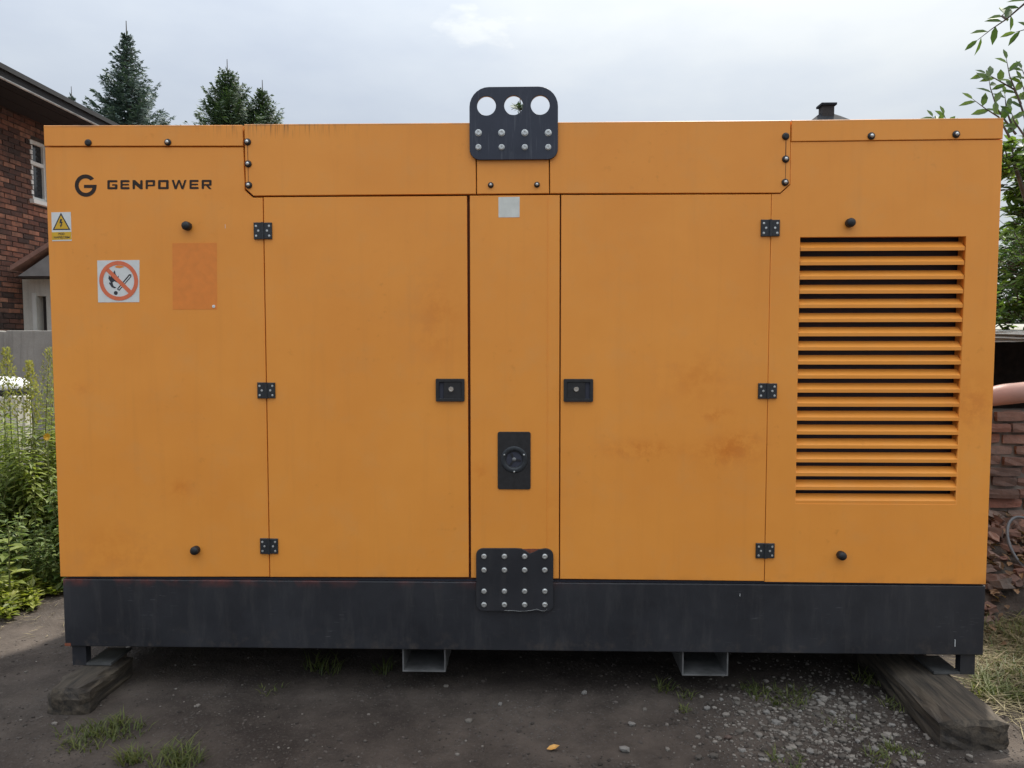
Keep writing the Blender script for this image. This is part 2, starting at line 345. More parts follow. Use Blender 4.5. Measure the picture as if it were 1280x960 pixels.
M = dict(orange=orange_paint(), black=black_paint(), plateblack=black_paint(0.0, 'black_plate_paint'), tinted_plate=plate_paint(), ground=ground_mat(), wood=wood_mat(),
    inner=plain('dark_interior', (.035, .038, .055), .7), rubber=plain('black_rubber', (.014, .014, .015), .55, var=.3, scale=40), plastic=plain('black_plastic', (.018, .018, .019), .42, var=.25, scale=60),
    steel=plain('zinc_bolt', (.58, .59, .57), .38, .75, var=.25, scale=120), hinge=plain('hinge_black', (.020, .024, .028), .45, var=.35, scale=90), chrome=plain('chrome_lock', (.75, .75, .72), .16, 1.0),
    galv=plain('scuffed_steel', (.20, .20, .195), .5, .5, var=.35, scale=14, bump=.2), print=plain('brown_black_print', (.026, .015, .010), .8), ghost=plain('faded_label_patch', (.80, .245, .035), .5, var=.06, scale=30),
    paper=plain('white_vinyl', (.70, .71, .68), .45, var=.07, scale=25), grey_paper=plain('bleached_label', (.68, .69, .63), .5, var=.08, scale=30), red=plain('red_orange_ink', (.74, .17, .07), .45, var=.08, scale=40), ink=plain('black_ink', (.03, .03, .035), .5), yellow=plain('warning_yellow', (.68, .40, .02), .45, var=.08, scale=40),
    rust=plain('rust', (.20, .06, .03), .85, var=.4, scale=60, bump=.3), seam=plain('seam_strip', (.16, .055, .018), .8), white=plain('white_paint', (.70, .71, .68), .55, var=.08, scale=4), pane=plain('window_glass', (.02, .023, .028), .06), lace=plain('net_curtain', (.6, .62, .62), .9, var=.1, scale=30),
    roof=plain('roofing_felt', (.022, .023, .026), .95, var=.3, scale=8, bump=.3), soffit=plain('soffit_board', (.016, .015, .017), .85, var=.3, scale=6), gutter=plain('zinc_gutter', (.50, .52, .52), .4, .4, var=.3, scale=5), dark=plain('dark_door', (.035, .026, .024), .6, var=.2, scale=10),
    tile=plain('porch_edge', (.34, .20, .16), .8, var=.25, scale=8), cheek=plain('grey_board', (.26, .26, .26), .8, var=.15, scale=6), shedmortar=plain('shed_mortar', (.15, .13, .11), .95, var=.4, scale=14, bump=.5), mortar=plain('mortar', (.055, .046, .042), .95, var=.4, scale=14, bump=.5),
    house_brick=brick_mat('sooty_red_brick', [(0., (.050, .030, .025)), (.30, (.115, .050, .036)), (.55, (.19, .080, .052)), (.80, (.28, .125, .078)), (.92, (.34, .165, .105)), (1., (.10, .055, .045))], .7),
    shed_brick=brick_mat('weathered_brick', [(0., (.20, .14, .11)), (.35, (.30, .165, .12)), (.7, (.36, .155, .105)), (1., (.25, .20, .165))], .35, (.34, .31, .26)),
    rubble=brick_mat('broken_brick', [(0., (.13, .085, .065)), (.4, (.24, .12, .085)), (.7, (.17, .13, .105)), (1., (.34, .19, .135))], .45),
    concrete=concrete_mat('weathered_concrete', (.27, .255, .23), (.42, .40, .36)), slab=concrete_mat('mossy_slab', (.26, .25, .215), (.42, .40, .35), 12), render=concrete_mat('pale_render', (.58, .57, .52), (.68, .67, .62), 3),
    bark=plain('bark', (.075, .058, .045), .9, var=.4, scale=20, bump=.5), twig=plain('twig', (.11, .085, .060), .8, var=.3, scale=30), stem=plain('green_stem', (.13, .15, .045), .6, var=.3, scale=20),
    spruce=leaf_mat('blue_spruce_needles', (.040, .072, .066), (.105, .150, .125), .12, .6, 2.5), thuja=leaf_mat('green_spruce_needles', (.032, .064, .036), (.090, .135, .058), .15, .6, 2.5),
    leaf=leaf_mat('broad_leaf', (.042, .078, .022), (.135, .195, .050), .38, .42, 1.5), leafd=leaf_mat('deep_green_leaf', (.040, .078, .030), (.115, .175, .055), .3, .45, 1.2), weed=leaf_mat('weed_leaf', (.095, .135, .032), (.28, .31, .082), .4, .5, 2.0), weedd=leaf_mat('nettle_leaf', (.055, .098, .026), (.185, .225, .062), .35, .5, 2.0),
    bloom=leaf_mat('goldenrod_bud', (.18, .19, .06), (.36, .33, .12), .3, .7, 6), lime=leaf_mat('lime_ground_leaf', (.11, .14, .032), (.29, .30, .075), .4, .5, 4), straw=leaf_mat('dry_straw', (.12, .095, .055), (.34, .285, .165), .25, .7, 5), grass=leaf_mat('grass_blade', (.060, .085, .022), (.150, .160, .050), .35, .55, 4),
    petal=plain('yellow_petal', (.65, .38, .02), .6), dryleaf=leaf_mat('fallen_leaf', (.09, .055, .032), (.27, .16, .085), .2, .7, 9), amber=plain('amber_leaf', (.55, .28, .06), .6, var=.2, scale=60), stone=plain('grey_stone', (.20, .185, .165), .85, var=.35, scale=40, bump=.4), gravel=leaf_mat('gravel_stone', (.045, .037, .030), (.23, .205, .175), 0, .9, 6),
    crumb=leaf_mat('soil_crumb', (.034, .027, .022), (.105, .088, .075), 0, .95, 5), footplate=plain('foot_plate_steel', (.085, .085, .082), .6, .3, var=.4, scale=14), casing=plain('casing_shade', (.12, .035, .012), .7), wire=plain('fence_wire', (.20, .21, .20), .5, .6), tank=plain('milky_plastic', (.52, .51, .43), .45, var=.12, scale=5), lid=plain('white_plastic_lid', (.74, .75, .74), .4, var=.05, scale=8), hose=plain('grey_hose', (.105, .11, .115), .45, var=.25, scale=20),
    skin=plain('skin', (.36, .195, .15), .5, var=.10, scale=14), shirt=plain('grey_shirt', (.12, .13, .15), .85, var=.15, scale=30), jean=plain('dark_jeans', (.035, .042, .065), .85, var=.2, scale=30), hair=plain('dark_hair', (.035, .024, .018), .6, var=.3, scale=60), shoe=plain('black_shoe', (.02, .02, .02), .5), eye=plain('eye_dark', (.02, .018, .016), .2), lip=plain('lip', (.42, .16, .12), .5))

# ------------------------------------------------------------------ ground
def vnoise(x, y, seed=0, oct=4, f0=1.0):
    out = np.zeros_like(x); a = 1.0; rg = np.random.default_rng(100+seed)
    for o in range(oct):
        for k in range(4):
            an = rg.uniform(0, 6.28); ph = rg.uniform(0, 6.28, 2); f = f0*(2**o)*rg.uniform(.8, 1.25)
            out += a*.3*np.sin(f*(x*np.cos(an)+y*np.sin(an))+ph[0]+1.3*np.sin(f*.7*(y*np.cos(an)-x*np.sin(an))+ph[1]))
        a *= .5
    return out
def gh(x, y):
    x = np.asarray(x, float); y = np.asarray(y, float)
    near = np.clip(1-np.hypot(x, y)/14, 0, 1)
    h = .016*vnoise(x, y, 1, 5, 1.7) + .0045*vnoise(x, y, 5, 2, 26)
    # banked earth towards the left fence and the shed
    h += .10*np.clip((-x-2.6)/1.4, 0, 1)*np.clip((y-.6)/1.5, 0, 1) + .05*np.clip((x-2.6)/1.2, 0, 1)*np.clip((y-.6)/1.2, 0, 1)
    h += .21*np.clip((y-.75)/.6, 0, 1)*np.clip((2.25-np.abs(x))/.35, 0, 1)*np.clip((3.2-y)/1.2, 0, 1)  # unseen rise added behind the machine to keep light from under the skid
    return h*near
def ghs(x, y): return float(gh(np.array([x]), np.array([y]))[0])
def axis(lo, hi, st, far):
    core = list(np.arange(lo, hi+1e-6, st)); a = []; s = st; v = lo
    while v > -far: s *= 1.28; v -= s; a.append(v)
    b = []; s = st; v = hi
    while v < far: s *= 1.28; v += s; b.append(v)
    return np.array(a[::-1]+core+b)
gx = axis(-4.2, 4.2, .035, 400); gy = axis(-1.6, 3.6, .035, 400)
XX, YY = np.meshgrid(gx, gy); ZZ = gh(XX, YY)
nx, ny = len(gx), len(gy)
me = bpy.data.meshes.new('ground'); idx = np.arange(nx*ny).reshape(ny, nx)
quads = np.stack([idx[:-1, :-1], idx[:-1, 1:], idx[1:, 1:], idx[1:, :-1]], -1).reshape(-1, 4)
me.from_pydata(np.stack([XX, YY, ZZ], -1).reshape(-1, 3).tolist(), [], quads.tolist()); me.polygons.foreach_set('use_smooth', [True]*len(quads))
tag(link('ground', me, M['ground']), kind='structure')

# ------------------------------------------------------------------ generator
DEP = 1.50
gen = root('generator', 'large orange enclosed power generator standing on a black steel skid', 'generator', (0, DEP/2, 0))
zb = G0; zs = .5*(fp(80, 722.5)[1]+fp(1231, 732)[1]); zt = .5*(fp(55, 157)[1]+fp(1254, 147.5)[1])
XL, XR = -2.125, 2.125
TH = .022                                        # sheet depth of the panels
mb = MB(); mb.box(XL+.012, XR-.012, TH+.003, DEP-.02, zs+.004, zt-.02); core = mb.build('inner_casing', M['casing'], gen)  # dark brown puts the shade of the panel gaps into the casing colour
# sides, back and roof
MB().box(XL, XL+.01, TH+.004, DEP, zs+.006, zt-.012).build('side_panel', M['orange'], gen); MB().box(XR-.01, XR, TH+.004, DEP, zs+.006, zt-.012).build('side_panel', M['orange'], gen)
MB().box(XL+.011, XR-.011, DEP-.018, DEP+.002, zs+.006, zt-.014).build('back_panel', M['orange'], gen)
xa, xb = fp(304, 155)[0], fp(989, 150)[0]
def panel(name, px, yf=0.0, mat='orange', parent=gen, t=TH, bev=.002):
    return MB().prism([fp(*p) for p in px][::-1], yf, t, bev).build(name, M[mat], parent)
def quad(name, a, b, c, d, **k): return panel(name, [a, b, c, d], **k)          # clockwise from the top left, in photograph pixels
# left and right end covers, with their roof caps
lp = panel('end_panel', [(56, 184), (304, 184), (306, 238), (316, 247), (328.2, 247), (336.6, 721), (75.3, 721)])
quad('roof_cap', (55, 157), (303.5, 156.5), (304, 182.6), (55.8, 182.8), yf=-.004, t=.03)
quad('roof_cap', (989.5, 150.5), (1254, 147.5), (1253, 173.6), (989, 177), yf=-.004, t=.03)
for x0, x1 in ((XL, xa-.002), (xb+.002, XR)): MB().box(x0, x1, .028, DEP+.004, zt-.011, zt).build('roof_sheet', M['orange'], gen)
MB().box(xa, xb, .028, DEP+.004, zt-.012, zt+.004).build('roof_sheet', M['orange'], gen)
# right end cover: a sheet with the louvre opening cut out
rpoly = [(989, 178), (1253, 175), (1232, 730), (956.0, 727), (965.4, 243), (975.5, 243), (988.5, 231)]
lo = [(1000, 296), (1208, 295), (1195.5, 631), (994, 630)]
rp = flat('end_panel', [[fp(*p) for p in rpoly], [fp(*p) for p in lo]], 0, TH, M['orange'], gen, .0015)
LX0, LX1 = .5*(fp(1000, 296)[0]+fp(994, 630)[0]), .5*(fp(1208, 295)[0]+fp(1195.5, 631)[0]); LZ1, LZ0 = .5*(fp(1000, 296)[1]+fp(1208, 295)[1]), .5*(fp(994, 630)[1]+fp(1195, 631)[1])
# pocket behind the louvre
y1 = .30
P = [(LX0-.02, LZ0-.03), (LX1+.02, LZ0-.03), (LX1+.02, LZ1+.03), (LX0-.02, LZ1+.03)]
# cut the casing open there: rebuild it from boxes round the pocket
core.data.clear_geometry(); mb = MB(); cx0, cx1, cz0, cz1 = XL+.012, XR-.012, zs+.004, zt-.02
mb.box(cx0, P[0][0], TH+.003, DEP-.02, cz0, cz1); mb.box(P[1][0], cx1, TH+.003, DEP-.02, cz0, cz1)
mb.box(P[0][0], P[1][0], TH+.003, DEP-.02, cz0, P[0][1]); mb.box(P[0][0], P[1][0], TH+.003, DEP-.02, P[2][1], cz1); mb.box(P[0][0], P[1][0], y1, DEP-.02, P[0][1], P[2][1])
core.data.from_pydata(mb.v, [], mb.f); core.data.update()
MB().box(P[0][0]+.003, P[1][0]-.003, .085, .10, P[0][1]+.003, P[2][1]-.003).build('radiator_screen', M['inner'], gen)
for sx_ in (LX0-.004, LX1+.001): MB().box(sx_, sx_+.003, TH+.001, .06, LZ0-.01, LZ1+.01).build('louvre_cheek', M['orange'], rp)
pit = (LZ1-LZ0)/19
sv = MB(); w2 = LX1-LX0-.004
prof = [(.002, 0), (.0015, .015), (.034, .0415), (.036, .0395), (.006, .012), (.0055, 0)]
vs_ = [(0, y, z) for y, z in prof]+[(w2, y, z) for y, z in prof]; n6 = 6
sv.add(vs_, [(i, (i+1) % 6, 6+(i+1) % 6, 6+i) for i in range(6)]+[tuple(range(5, -1, -1)), tuple(range(6, 12))])
sm = sv.mesh('slat', [M['orange']])
for k in range(19):
    o = link('slat', sm, None, rp); o.location = (LX0+.002, 0, LZ0+.001+k*pit)
# fascia over the doors
panel('fascia_panel', [(305.5, 155.5), (594.3, 153.6), (595, 242.6), (317, 244.8), (307.5, 236)], yf=-.003, t=.025)
panel('fascia_panel', [(595.9, 153.6), (685.6, 153), (686.3, 241.8), (596.2, 242.6)], yf=-.003, t=.025)
panel('fascia_panel', [(687, 153), (988, 150.5), (987.3, 230), (975, 241.2), (687.6, 241.8)], yf=-.003, t=.025)
# doors and pillar
dl = quad('door', (329.4, 246.6), (583.6, 245), (586, 721.6), (337.7, 721.2), yf=-.001)
dr = quad('door', (701.6, 243.8), (964.2, 242.8), (955.0, 726.4), (700.0, 723.6), yf=-.001)
pil = quad('centre_pillar', (587.2, 244.5), (699.8, 243.6), (698.6, 723.4), (588.8, 722.4), yf=.0)
quad('pillar_fold', (684.2, 245.5), (685.2, 245.5), (684.6, 685), (683.6, 685), yf=-.0012, mat='orange', t=.0025, bev=.0004)
# skid
MB().prism([(XL+.006, zb), (XR-.002, zb), (XR-.002, zs-.005), (XL+.006, zs-.005)], .004, DEP-.01, .004).build('skid_base', M['black'], gen)
MB().box(XL+.03, XR-.03, .02, DEP-.03, zs-.005, zs+.004).build('skid_gasket', M['inner'], gen)
MB().box(XL+.0065, XL+.035, .0025, .006, zb+.002, zb+.016).build('rust_patch', M['rust'], gen)
# feet
for sgn in (-1, 1):
    xo = XL+.03 if sgn < 0 else XR-.095
    MB().box(xo, xo+.066, .02, .06, zb-.097, zb-.0005).build('foot', M['black'], gen)
    xi = xo+.066 if sgn < 0 else xo-.118
    MB().box(xi, xi+.118, .02, .20, zb-.097, zb-.085).build('foot_plate', M['footplate'], gen)
    MB().box(xo, xo+.066, DEP-.08, DEP-.04, zb-.097, zb-.0005).build('foot', M['black'], gen)
# fork pockets
for a, b, c, d in ((503, 557, 812, 840), (853, 910, 816.5, 845)):
    x0, z1_ = fp(a, c, .03); x1, z0_ = fp(b, d, .03); z1_ = zb-.0005; t = .006
    m = MB(); m.box(x0, x1, .03, DEP-.03, z0_, z0_+t); m.box(x0, x0+t, .03, DEP-.03, z0_+t, z1_); m.box(x1-t, x1, .03, DEP-.03, z0_+t, z1_); m.box(x0+t, x1-t, .5, .51, z0_+t, z1_)
    fk = m.build('fork_pocket', M['galv'], gen)
# lifting plate
x0, zc1 = fp(587, 109, -.02); x1, zc0 = fp(697, 198.5, -.02)
hol = [circle(*fp(x, y, -.02), 12.0*PXM, 36) for x, y in ((608, 132), (642, 131.3), (675.3, 131))]
lift = flat('lifting_plate', [rrect(x0, x1, zc0, zc1, .045, .085)]+hol, -.018, .014, M['tinted_plate'], gen, .0015)
def bolt(px, py, r, yf, parent, mat='steel'):
    x, z = fp(px, py, yf); m = MB(); m.lathe((x, yf+.001, z), (0, -1, 0), [(r*1.05, 0), (r*1.05, .0025), (r*.86, .003), (r*.86, .007), (r*.74, .0085), (r*.36, .0085), (r*.34, .0055), (.0, .0055)], 14)
    return m.build('bolt', M[mat], parent)
for x in (598, 627, 656, 685.3): bolt(x, 166, 4.0*PXM, -.018, lift); bolt(x, 184, 3.5*PXM, -.018, lift)
# lower joining plate with a torn upper edge
x0, zc1 = fp(595.3, 686, -.012); x1, zc0 = fp(691.3, 764, -.012)
pl = rrect(x0, x1, zc0, zc1, .03, .03, 5)
top = [i for i in range(len(pl))]
e_ = []
for i in range(len(pl)):
    e_.append(pl[i])
    if i == 11:                                   # between the two upper corners: the bite in the edge
        for px, py in ((682, 686.2), (674, 687.2), (668, 690.5), (662, 692.6), (657, 689), (652, 686.6), (646, 686)): e_.append(fp(px, py, -.012))
join = flat('joining_plate', [e_], -.012, .012, M['plateblack'], gen, .001)
for y in (695.5, 712.5, 739, 755.8):
    for x in (605, 630.5, 655.8, 681): bolt(x, y, 3.3*PXM, -.012, join)
flat('torn_edge', [[fp(px, py, -.003) for px, py in ((652, 686.4), (657, 689.2), (662, 693.2), (668, 691.2), (675, 687.8), (680, 686.4), (666, 686.0))]], -.0035, .003, M['rust'], join)
wv = [fp(x, y, -.013) for x, y in ((630, 763.2), (640, 763.4), (650, 764.2), (656, 764), (663, 763.4), (671, 761.6), (677, 763.6), (681, 763.8), (684, 761.6))]
MB().tube([(a, -.0125, b) for a, b in wv], .0013, 5).build('peeled_paint_edge', M['galv'], join)
# cover screws and rubber stops
def cap(px, py, r, parent=gen, yf=0.0, shiny=True):
    x, z = fp(px, py, yf); m = MB(); m.lathe((x, yf+.001, z), (0, -1, 0), [(r, 0), (r, .004), (r*.92, .007), (r*.55, .0105), (r*.5, .0105)], 16)
    o = m.build('cover_screw', M['rubber'], parent, True)
    if shiny: MB().lathe((x, yf, z), (0, -1, 0), [(r*.5, .010), (r*.48, .0125), (r*.2, .0145), (0, .0148)], 12).build('pale_cap_top', M['steel'], o, True)  # pale steel top; on the black caps it stands for their highlight
    return o
for x, y in ((110.5, 178.5), (210, 178)): cap(x, y, 4.3*PXM, yf=-.004, shiny=(x > 150))
for x, y in ((1089, 170.2), (1195, 168)): cap(x, y, 4.5*PXM, yf=-.004)
for x, y in ((309.5, 177.5), (310.3, 205), (311, 231.5), (982, 170.5), (982, 199), (981.3, 228)): cap(x, y, 4.4*PXM, yf=-.003, shiny=not (x == 982 and y < 180))
for x, y in ((613.5, 231.5), (671.2, 231)): cap(x, y, 3.6*PXM, yf=-.003)
for px, py in ((235, 283), (245.5, 687), (1061.5, 279), (1050.5, 693.5)):
    x, z = fp(px, py); MB().lathe((x, .0, z), (0, -1, 0), [(.019, -.001), (.0195, .004), (.020, .022), (.017, .030), (.009, .034), (0, .035)], 20).build('rubber_stop', M['rubber'], gen, True)
for a, b in (((309.9, 181), (310.2, 201)), ((310.4, 209), (310.8, 227)), ((982, 174.5), (982, 195)), ((981.9, 203), (981.5, 224))):
    pa, pb = fp(*a), fp(*b); MB().box(min(pa[0], pb[0])-.001, max(pa[0], pb[0])+.001, -.0038, -.001, pb[1], pa[1]).build('seam_strip', M['seam'], gen)  # thin dark strips drawn for the panel's fold lines between the screws
# hinges
for a, b, c, d, left in ((317, 340, 278, 299, 1), (321.5, 344, 478, 498, 1), (325, 347.5, 673, 692.5, 1), (951.5, 974.5, 274.5, 295.5, 0), (948, 971, 479, 498.5, 0), (945, 968, 679, 698, 0)):
    x0, z1_ = fp(a, c, -.006); x1, z0_ = fp(b, d, -.006); xm = (x0+x1)/2
    m = MB(); m.prism([(x0, z0_), (xm-.0012, z0_), (xm-.0012, z1_), (x0, z1_)], -.009, .008, .002); m.prism([(xm+.0012, z0_+.001), (x1, z0_+.001), (x1, z1_-.001), (xm+.0012, z1_-.001)], -.009, .008, .002)
    m.cyl((xm, -.009, z0_), (0, 0, 1), .0065, .0065, z1_-z0_, 12)
    h = m.build('hinge', M['hinge'], gen)
    for u, v in ((.14, .2), (.14, .78), (.26, .5), (.86, .2), (.86, .78), (.74, .5)):
        MB().lathe((x0+(x1-x0)*u, -.0088, z0_+(z1_-z0_)*v), (0, -1, 0), [(.0052, 0), (.0050, .0012), (.0025, .0016), (.0022, .0006), (0, .0006)], 10).build('screw', M['steel'], h)
# door latches: bezel, recessed paddle, lock
def latch(a, b, c, d, door, flip):
    x0, z1_ = fp(a, c, -.008); x1, z0_ = fp(b, d, -.008); k = .012
    bz = flat('latch', [rrect(x0, x1, z0_, z1_, .004, n=3), rrect(x0+k, x1-k, z0_+k, z1_-k, .003, n=3)[::-1]], -.012, .0125, M['plastic'], door, .0012)
    MB().box(x0+.004, x1-.004, -.0022, -.0008, z0_+.004, z1_-.004).build('latch_pan', M['inner'], bz)
    fx0, fx1 = (x0+k+.022, x1-k-.001) if not flip else (x0+k+.001, x1-k-.022)
    MB().prism([(fx0, z0_+k+.001), (fx1, z0_+k+.001), (fx1, z1_-k-.001), (fx0, z1_-k-.001)], -.0085, .006, .0015).build('latch_paddle', M['plastic'], bz)
    px = (563.8, 486.5) if not flip else (720.3, 486.5); x, z = fp(*px, -.01)
    MB().lathe((x, -.0075, z), (0, -1, 0), [(.0125, 0), (.0125, .004), (.0108, .0062), (.0068, .0062), (.0062, .003), (0, .003)], 20).build('lock_cylinder', M['chrome'], bz)
latch(545, 580.4, 473.8, 501.6, dl, False); latch(705, 741, 474, 502, dr, True)
# socket plate on the pillar
x0, z1_ = fp(622.3, 540, -.004); x1, z0_ = fp(663, 611.5, -.004); sxp, szp = fp(642.7, 574.5, -.006)
sp = flat('socket_plate', [rrect(x0, x1, z0_, z1_, .009, n=4), circle(sxp, szp, .037, 32)], -.005, .006, M['plastic'], pil, .001)
ring = MB(); n = 40; pr = [(.061, 0), (.061, .003), (.058, .0048), (.046, .0052), (.042, .0036), (.0385, .001), (.0375, -.004)]; vs2 = []; fs2 = []
for r_, h_ in pr:
    for k in range(n): vs2.append((sxp+r_*math.cos(2*math.pi*k/n), -.0045-h_, szp+r_*math.sin(2*math.pi*k/n)))
for i in range(len(pr)-1):
    for k in range(n): fs2.append((i*n+k, i*n+(k+1) % n, (i+1)*n+(k+1) % n, (i+1)*n+k))
ring.add(vs2, fs2).build('socket_ring', M['hinge'], sp, True)
MB().cyl((sxp, -.0005, szp), (0, -1, 0), .039, .039, .0012, 30).build('socket_floor', M['inner'], sp)
MB().lathe((sxp, -.0016, szp), (0, -1, 0), [(.010, 0), (.0095, .004), (.006, .006), (0, .0065)], 14).build('centre_pin', M['galv'], sp, True)
for a in (100, 215, 335):
    MB().box(-.004, .004, -.0035, 0, .011, .031).build('contact', M['rubber'], sp); o = COL.objects[-1]; o.data.transform(Matrix.Translation((sxp, -.0016, szp)) @ Matrix.Rotation(R(a), 4, 'Y'))
for px, py in ((630.3, 568.5), (655, 568.5), (642.7, 589.7)):
    x, z = fp(px, py, -.01); MB().lathe((x, -.0094, z), (0, -1, 0), [(.0042, 0), (.004, .0013), (.0018, .002), (0, .002)], 10).build('screw', M['steel'], sp)
# labels and stickers
quad('blank_label', (623, 246.4), (649.6, 246), (649.4, 271.6), (623.2, 271.8), yf=-.0009, mat='grey_paper', t=.001, bev=0)
quad('label_patch', (215.5, 304), (271, 303.5), (271.5, 386.6), (216, 387), yf=-.0006, mat='ghost', t=.0007, bev=0)
MB().lathe((*fp(267.2, 383)[:1], -.0005, fp(267.2, 383)[1]), (0, -1, 0), [(.0075, 0), (.007, .002), (0, .003)], 14).build('plug', M['paper'], gen)
# maker's mark
gx_, gz_ = fp(107.2, 232); ro, ri = 13.8*PXM, 9.0*PXM
arc = [(gx_+ro*math.cos(R(a)), gz_+ro*math.sin(R(a))) for a in np.linspace(38, 360, 40)]
arc += [(gx_+ro, gz_+.9*PXM), (gx_-2.2*PXM, gz_+.9*PXM), (gx_-2.2*PXM, gz_-2.9*PXM), (gx_+ri-.8*PXM, gz_-2.9*PXM)]
arc += [(gx_+ri*math.cos(R(a)), gz_+ri*math.sin(R(a))) for a in np.linspace(338, 46, 36)]
arc[39] = (gx_+ro, gz_-.2*PXM)
logo = flat('logo', [arc], -.0010, .0010, M['print'], gen)
def strokes(ch):
    L_, Rr, T, B, C = 0, 1, 1, 0, .5; s = .2
    return {'G': [(0, .0, .24, 1), (0, .77, 1, 1), (0, 0, 1, .23), (.76, 0, 1, .56), (.45, .40, 1, .56)], 'E': [(0, 0, .24, 1), (0, .77, 1, 1), (0, .41, .95, .59), (0, 0, 1, .23)],
        'N': [(0, 0, .24, 1), (.76, 0, 1, 1), 'diag'], 'P': [(0, 0, .24, 1), (0, .77, 1, 1), (.76, .32, 1, 1), (0, .32, 1, .5)], 'O': [(0, 0, .24, 1), (.76, 0, 1, 1), (0, .77, 1, 1), (0, 0, 1, .23)],
        'W': ['w'], 'R': [(0, 0, .24, 1), (0, .77, 1, 1), (.76, .36, 1, 1), (0, .36, 1, .54), 'leg']}[ch]
lx = 134.3; wid = dict(G=12.6, E=11.4, N=12.6, P=11.8, O=13.2, W=18.6, R=12.4)
for i, ch in enumerate('GENPOWER'):
    wpx = wid[ch]; m = MB(); k = [0]
    def T_(u, v): return fp(lx+u*wpx, 236.6-v*11.4 - (lx-134)*.003)
    def poly(pts): k[0] += 1; m.add([(T_(u, v)[0], -.0009-.00004*k[0], T_(u, v)[1]) for u, v in pts], [tuple(range(len(pts)))])
    for s_ in strokes(ch):
        if s_ == 'diag': poly([(.0, 1), (.0, .72), (.78, 0), (1, 0), (1, .26), (.24, 1)])
        elif s_ == 'w': poly([(0, 1), (.20, 0), (.34, 0), (.15, 1)]); poly([(.20, 0), (.34, 0), (.56, 1), (.43, 1)]); poly([(.43, 1), (.56, 1), (.80, 0), (.66, 0)]); poly([(.66, 0), (.80, 0), (1, 1), (.86, 1)])
        elif s_ == 'leg': poly([(.42, .40), (.66, .40), (1, 0), (.74, 0)])
        else:
            u0, v0, u1, v1 = s_; c_ = .07; poly([(u0+c_, v0), (u1-c_, v0), (u1, v0+c_), (u1, v1-c_), (u1-c_, v1), (u0+c_, v1), (u0, v1-c_), (u0, v0+c_)])
    m.build('letter', M['print'], gen)
    lx += wpx+3.75
# shock warning sticker
st = quad('warning_sticker', (64.3, 265.5), (88.5, 265), (89.8, 301), (65.3, 301.5), yf=-.0009, mat='paper', t=.001, bev=0)
f2 = lambda *ps: [fp(*p) for p in ps]
flat('triangle', [f2((76.3, 265.8), (66, 287.6), (88.2, 287.4))], -.0013, .0004, M['ink'], st); flat('triangle', [f2((76.4, 269), (68.4, 286.2), (86, 286))], -.0018, .0004, M['yellow'], st)
flat('lightning_bolt', [f2((75.5, 274), (78.2, 274), (76.9, 277.4), (78.8, 277.2), (77.4, 280.8), (78.3, 280.8), (76.0, 284.6), (75.4, 281), (76.2, 281), (76.8, 279), (74.6, 279.3))], -.0023, .0004, M['ink'], st)
flat('caption_band', [f2((64.9, 290.3), (89.3, 289.8), (89.6, 299.4), (65.2, 300))], -.0013, .0004, M['yellow'], st)
x, z = fp(77.2, 292.4); words('caption', 'POD', x, z, 7.6*PXM, 2.9*PXM, -.0018, M['ink'], st, .02); x, z = fp(77.4, 297); words('caption', 'NAPIĘCIEM', x, z, 20*PXM, 3.4*PXM, -.0018, M['ink'], st, .02)
# no open flame sticker
st = quad('prohibition_sticker', (121.6, 325.6), (174.4, 325), (174.2, 377.6), (122.8, 378), yf=-.0009, mat='paper', t=.001, bev=0)
cx, cz = fp(148.6, 351)
flat('prohibition_ring', [circle(cx, cz, 24.8*PXM, 48), circle(cx, cz, 19.9*PXM, 48)], -.0022, .0004, M['red'], st)
flat('flame', [f2((143, 360.5), (139.8, 359), (136.4, 354.2), (137.2, 352.6), (139, 353.8), (135.6, 348), (136.4, 343.6), (138, 346.6), (139.4, 341.8), (141.6, 341.4), (143.6, 337.8), (144.6, 342.4), (147, 346), (148.6, 344.6), (148.2, 349.6), (147, 353.4), (143.2, 351.6), (140.8, 353.2), (142, 357.4), (145.6, 359.6))], -.0014, .0004, M['ink'], st)
flat('match_stick', [f2((146.2, 361.4), (161.6, 342.8), (164.2, 343), (164.3, 346), (149.2, 363.6)), f2((148, 361.2), (162.3, 344.4), (163.2, 344.4), (163.1, 345.6), (148.8, 362.2))], -.0014, .0004, M['ink'], st)
flat('match_head', [circle(*fp(144.9, 366.2), 2.5*PXM, 16)], -.0014, .0004, M['ink'], st)
ux, uz = 17.2*.7071*PXM*1.2, 17.2*.7071*PXM*1.2; dx = 2.0*PXM*.9
flat('prohibition_bar', [[(cx-ux-dx, cz+uz-dx), (cx-ux+dx, cz+uz+dx), (cx+ux+dx, cz-uz+dx), (cx+ux-dx, cz-uz-dx)]], -.0018, .0004, M['red'], st)
flat('tear', [f2((143, 333.6), (147, 331.6), (153, 332.2), (155.6, 333.8), (150, 335.4), (146, 334.8))], -.0014, .0004, M['ghost'], st)
# scraped paint flecks
for px, py, h in ((281.5, 283, 5), (1194, 804, 9), (925, 744, 3)):
    x, z = fp(px, py); MB().box(x-.0008, x+.0008, -.0006, .004, z-h*PXM/2, z+h*PXM/2).build('paint_chip', M['paper'], gen)

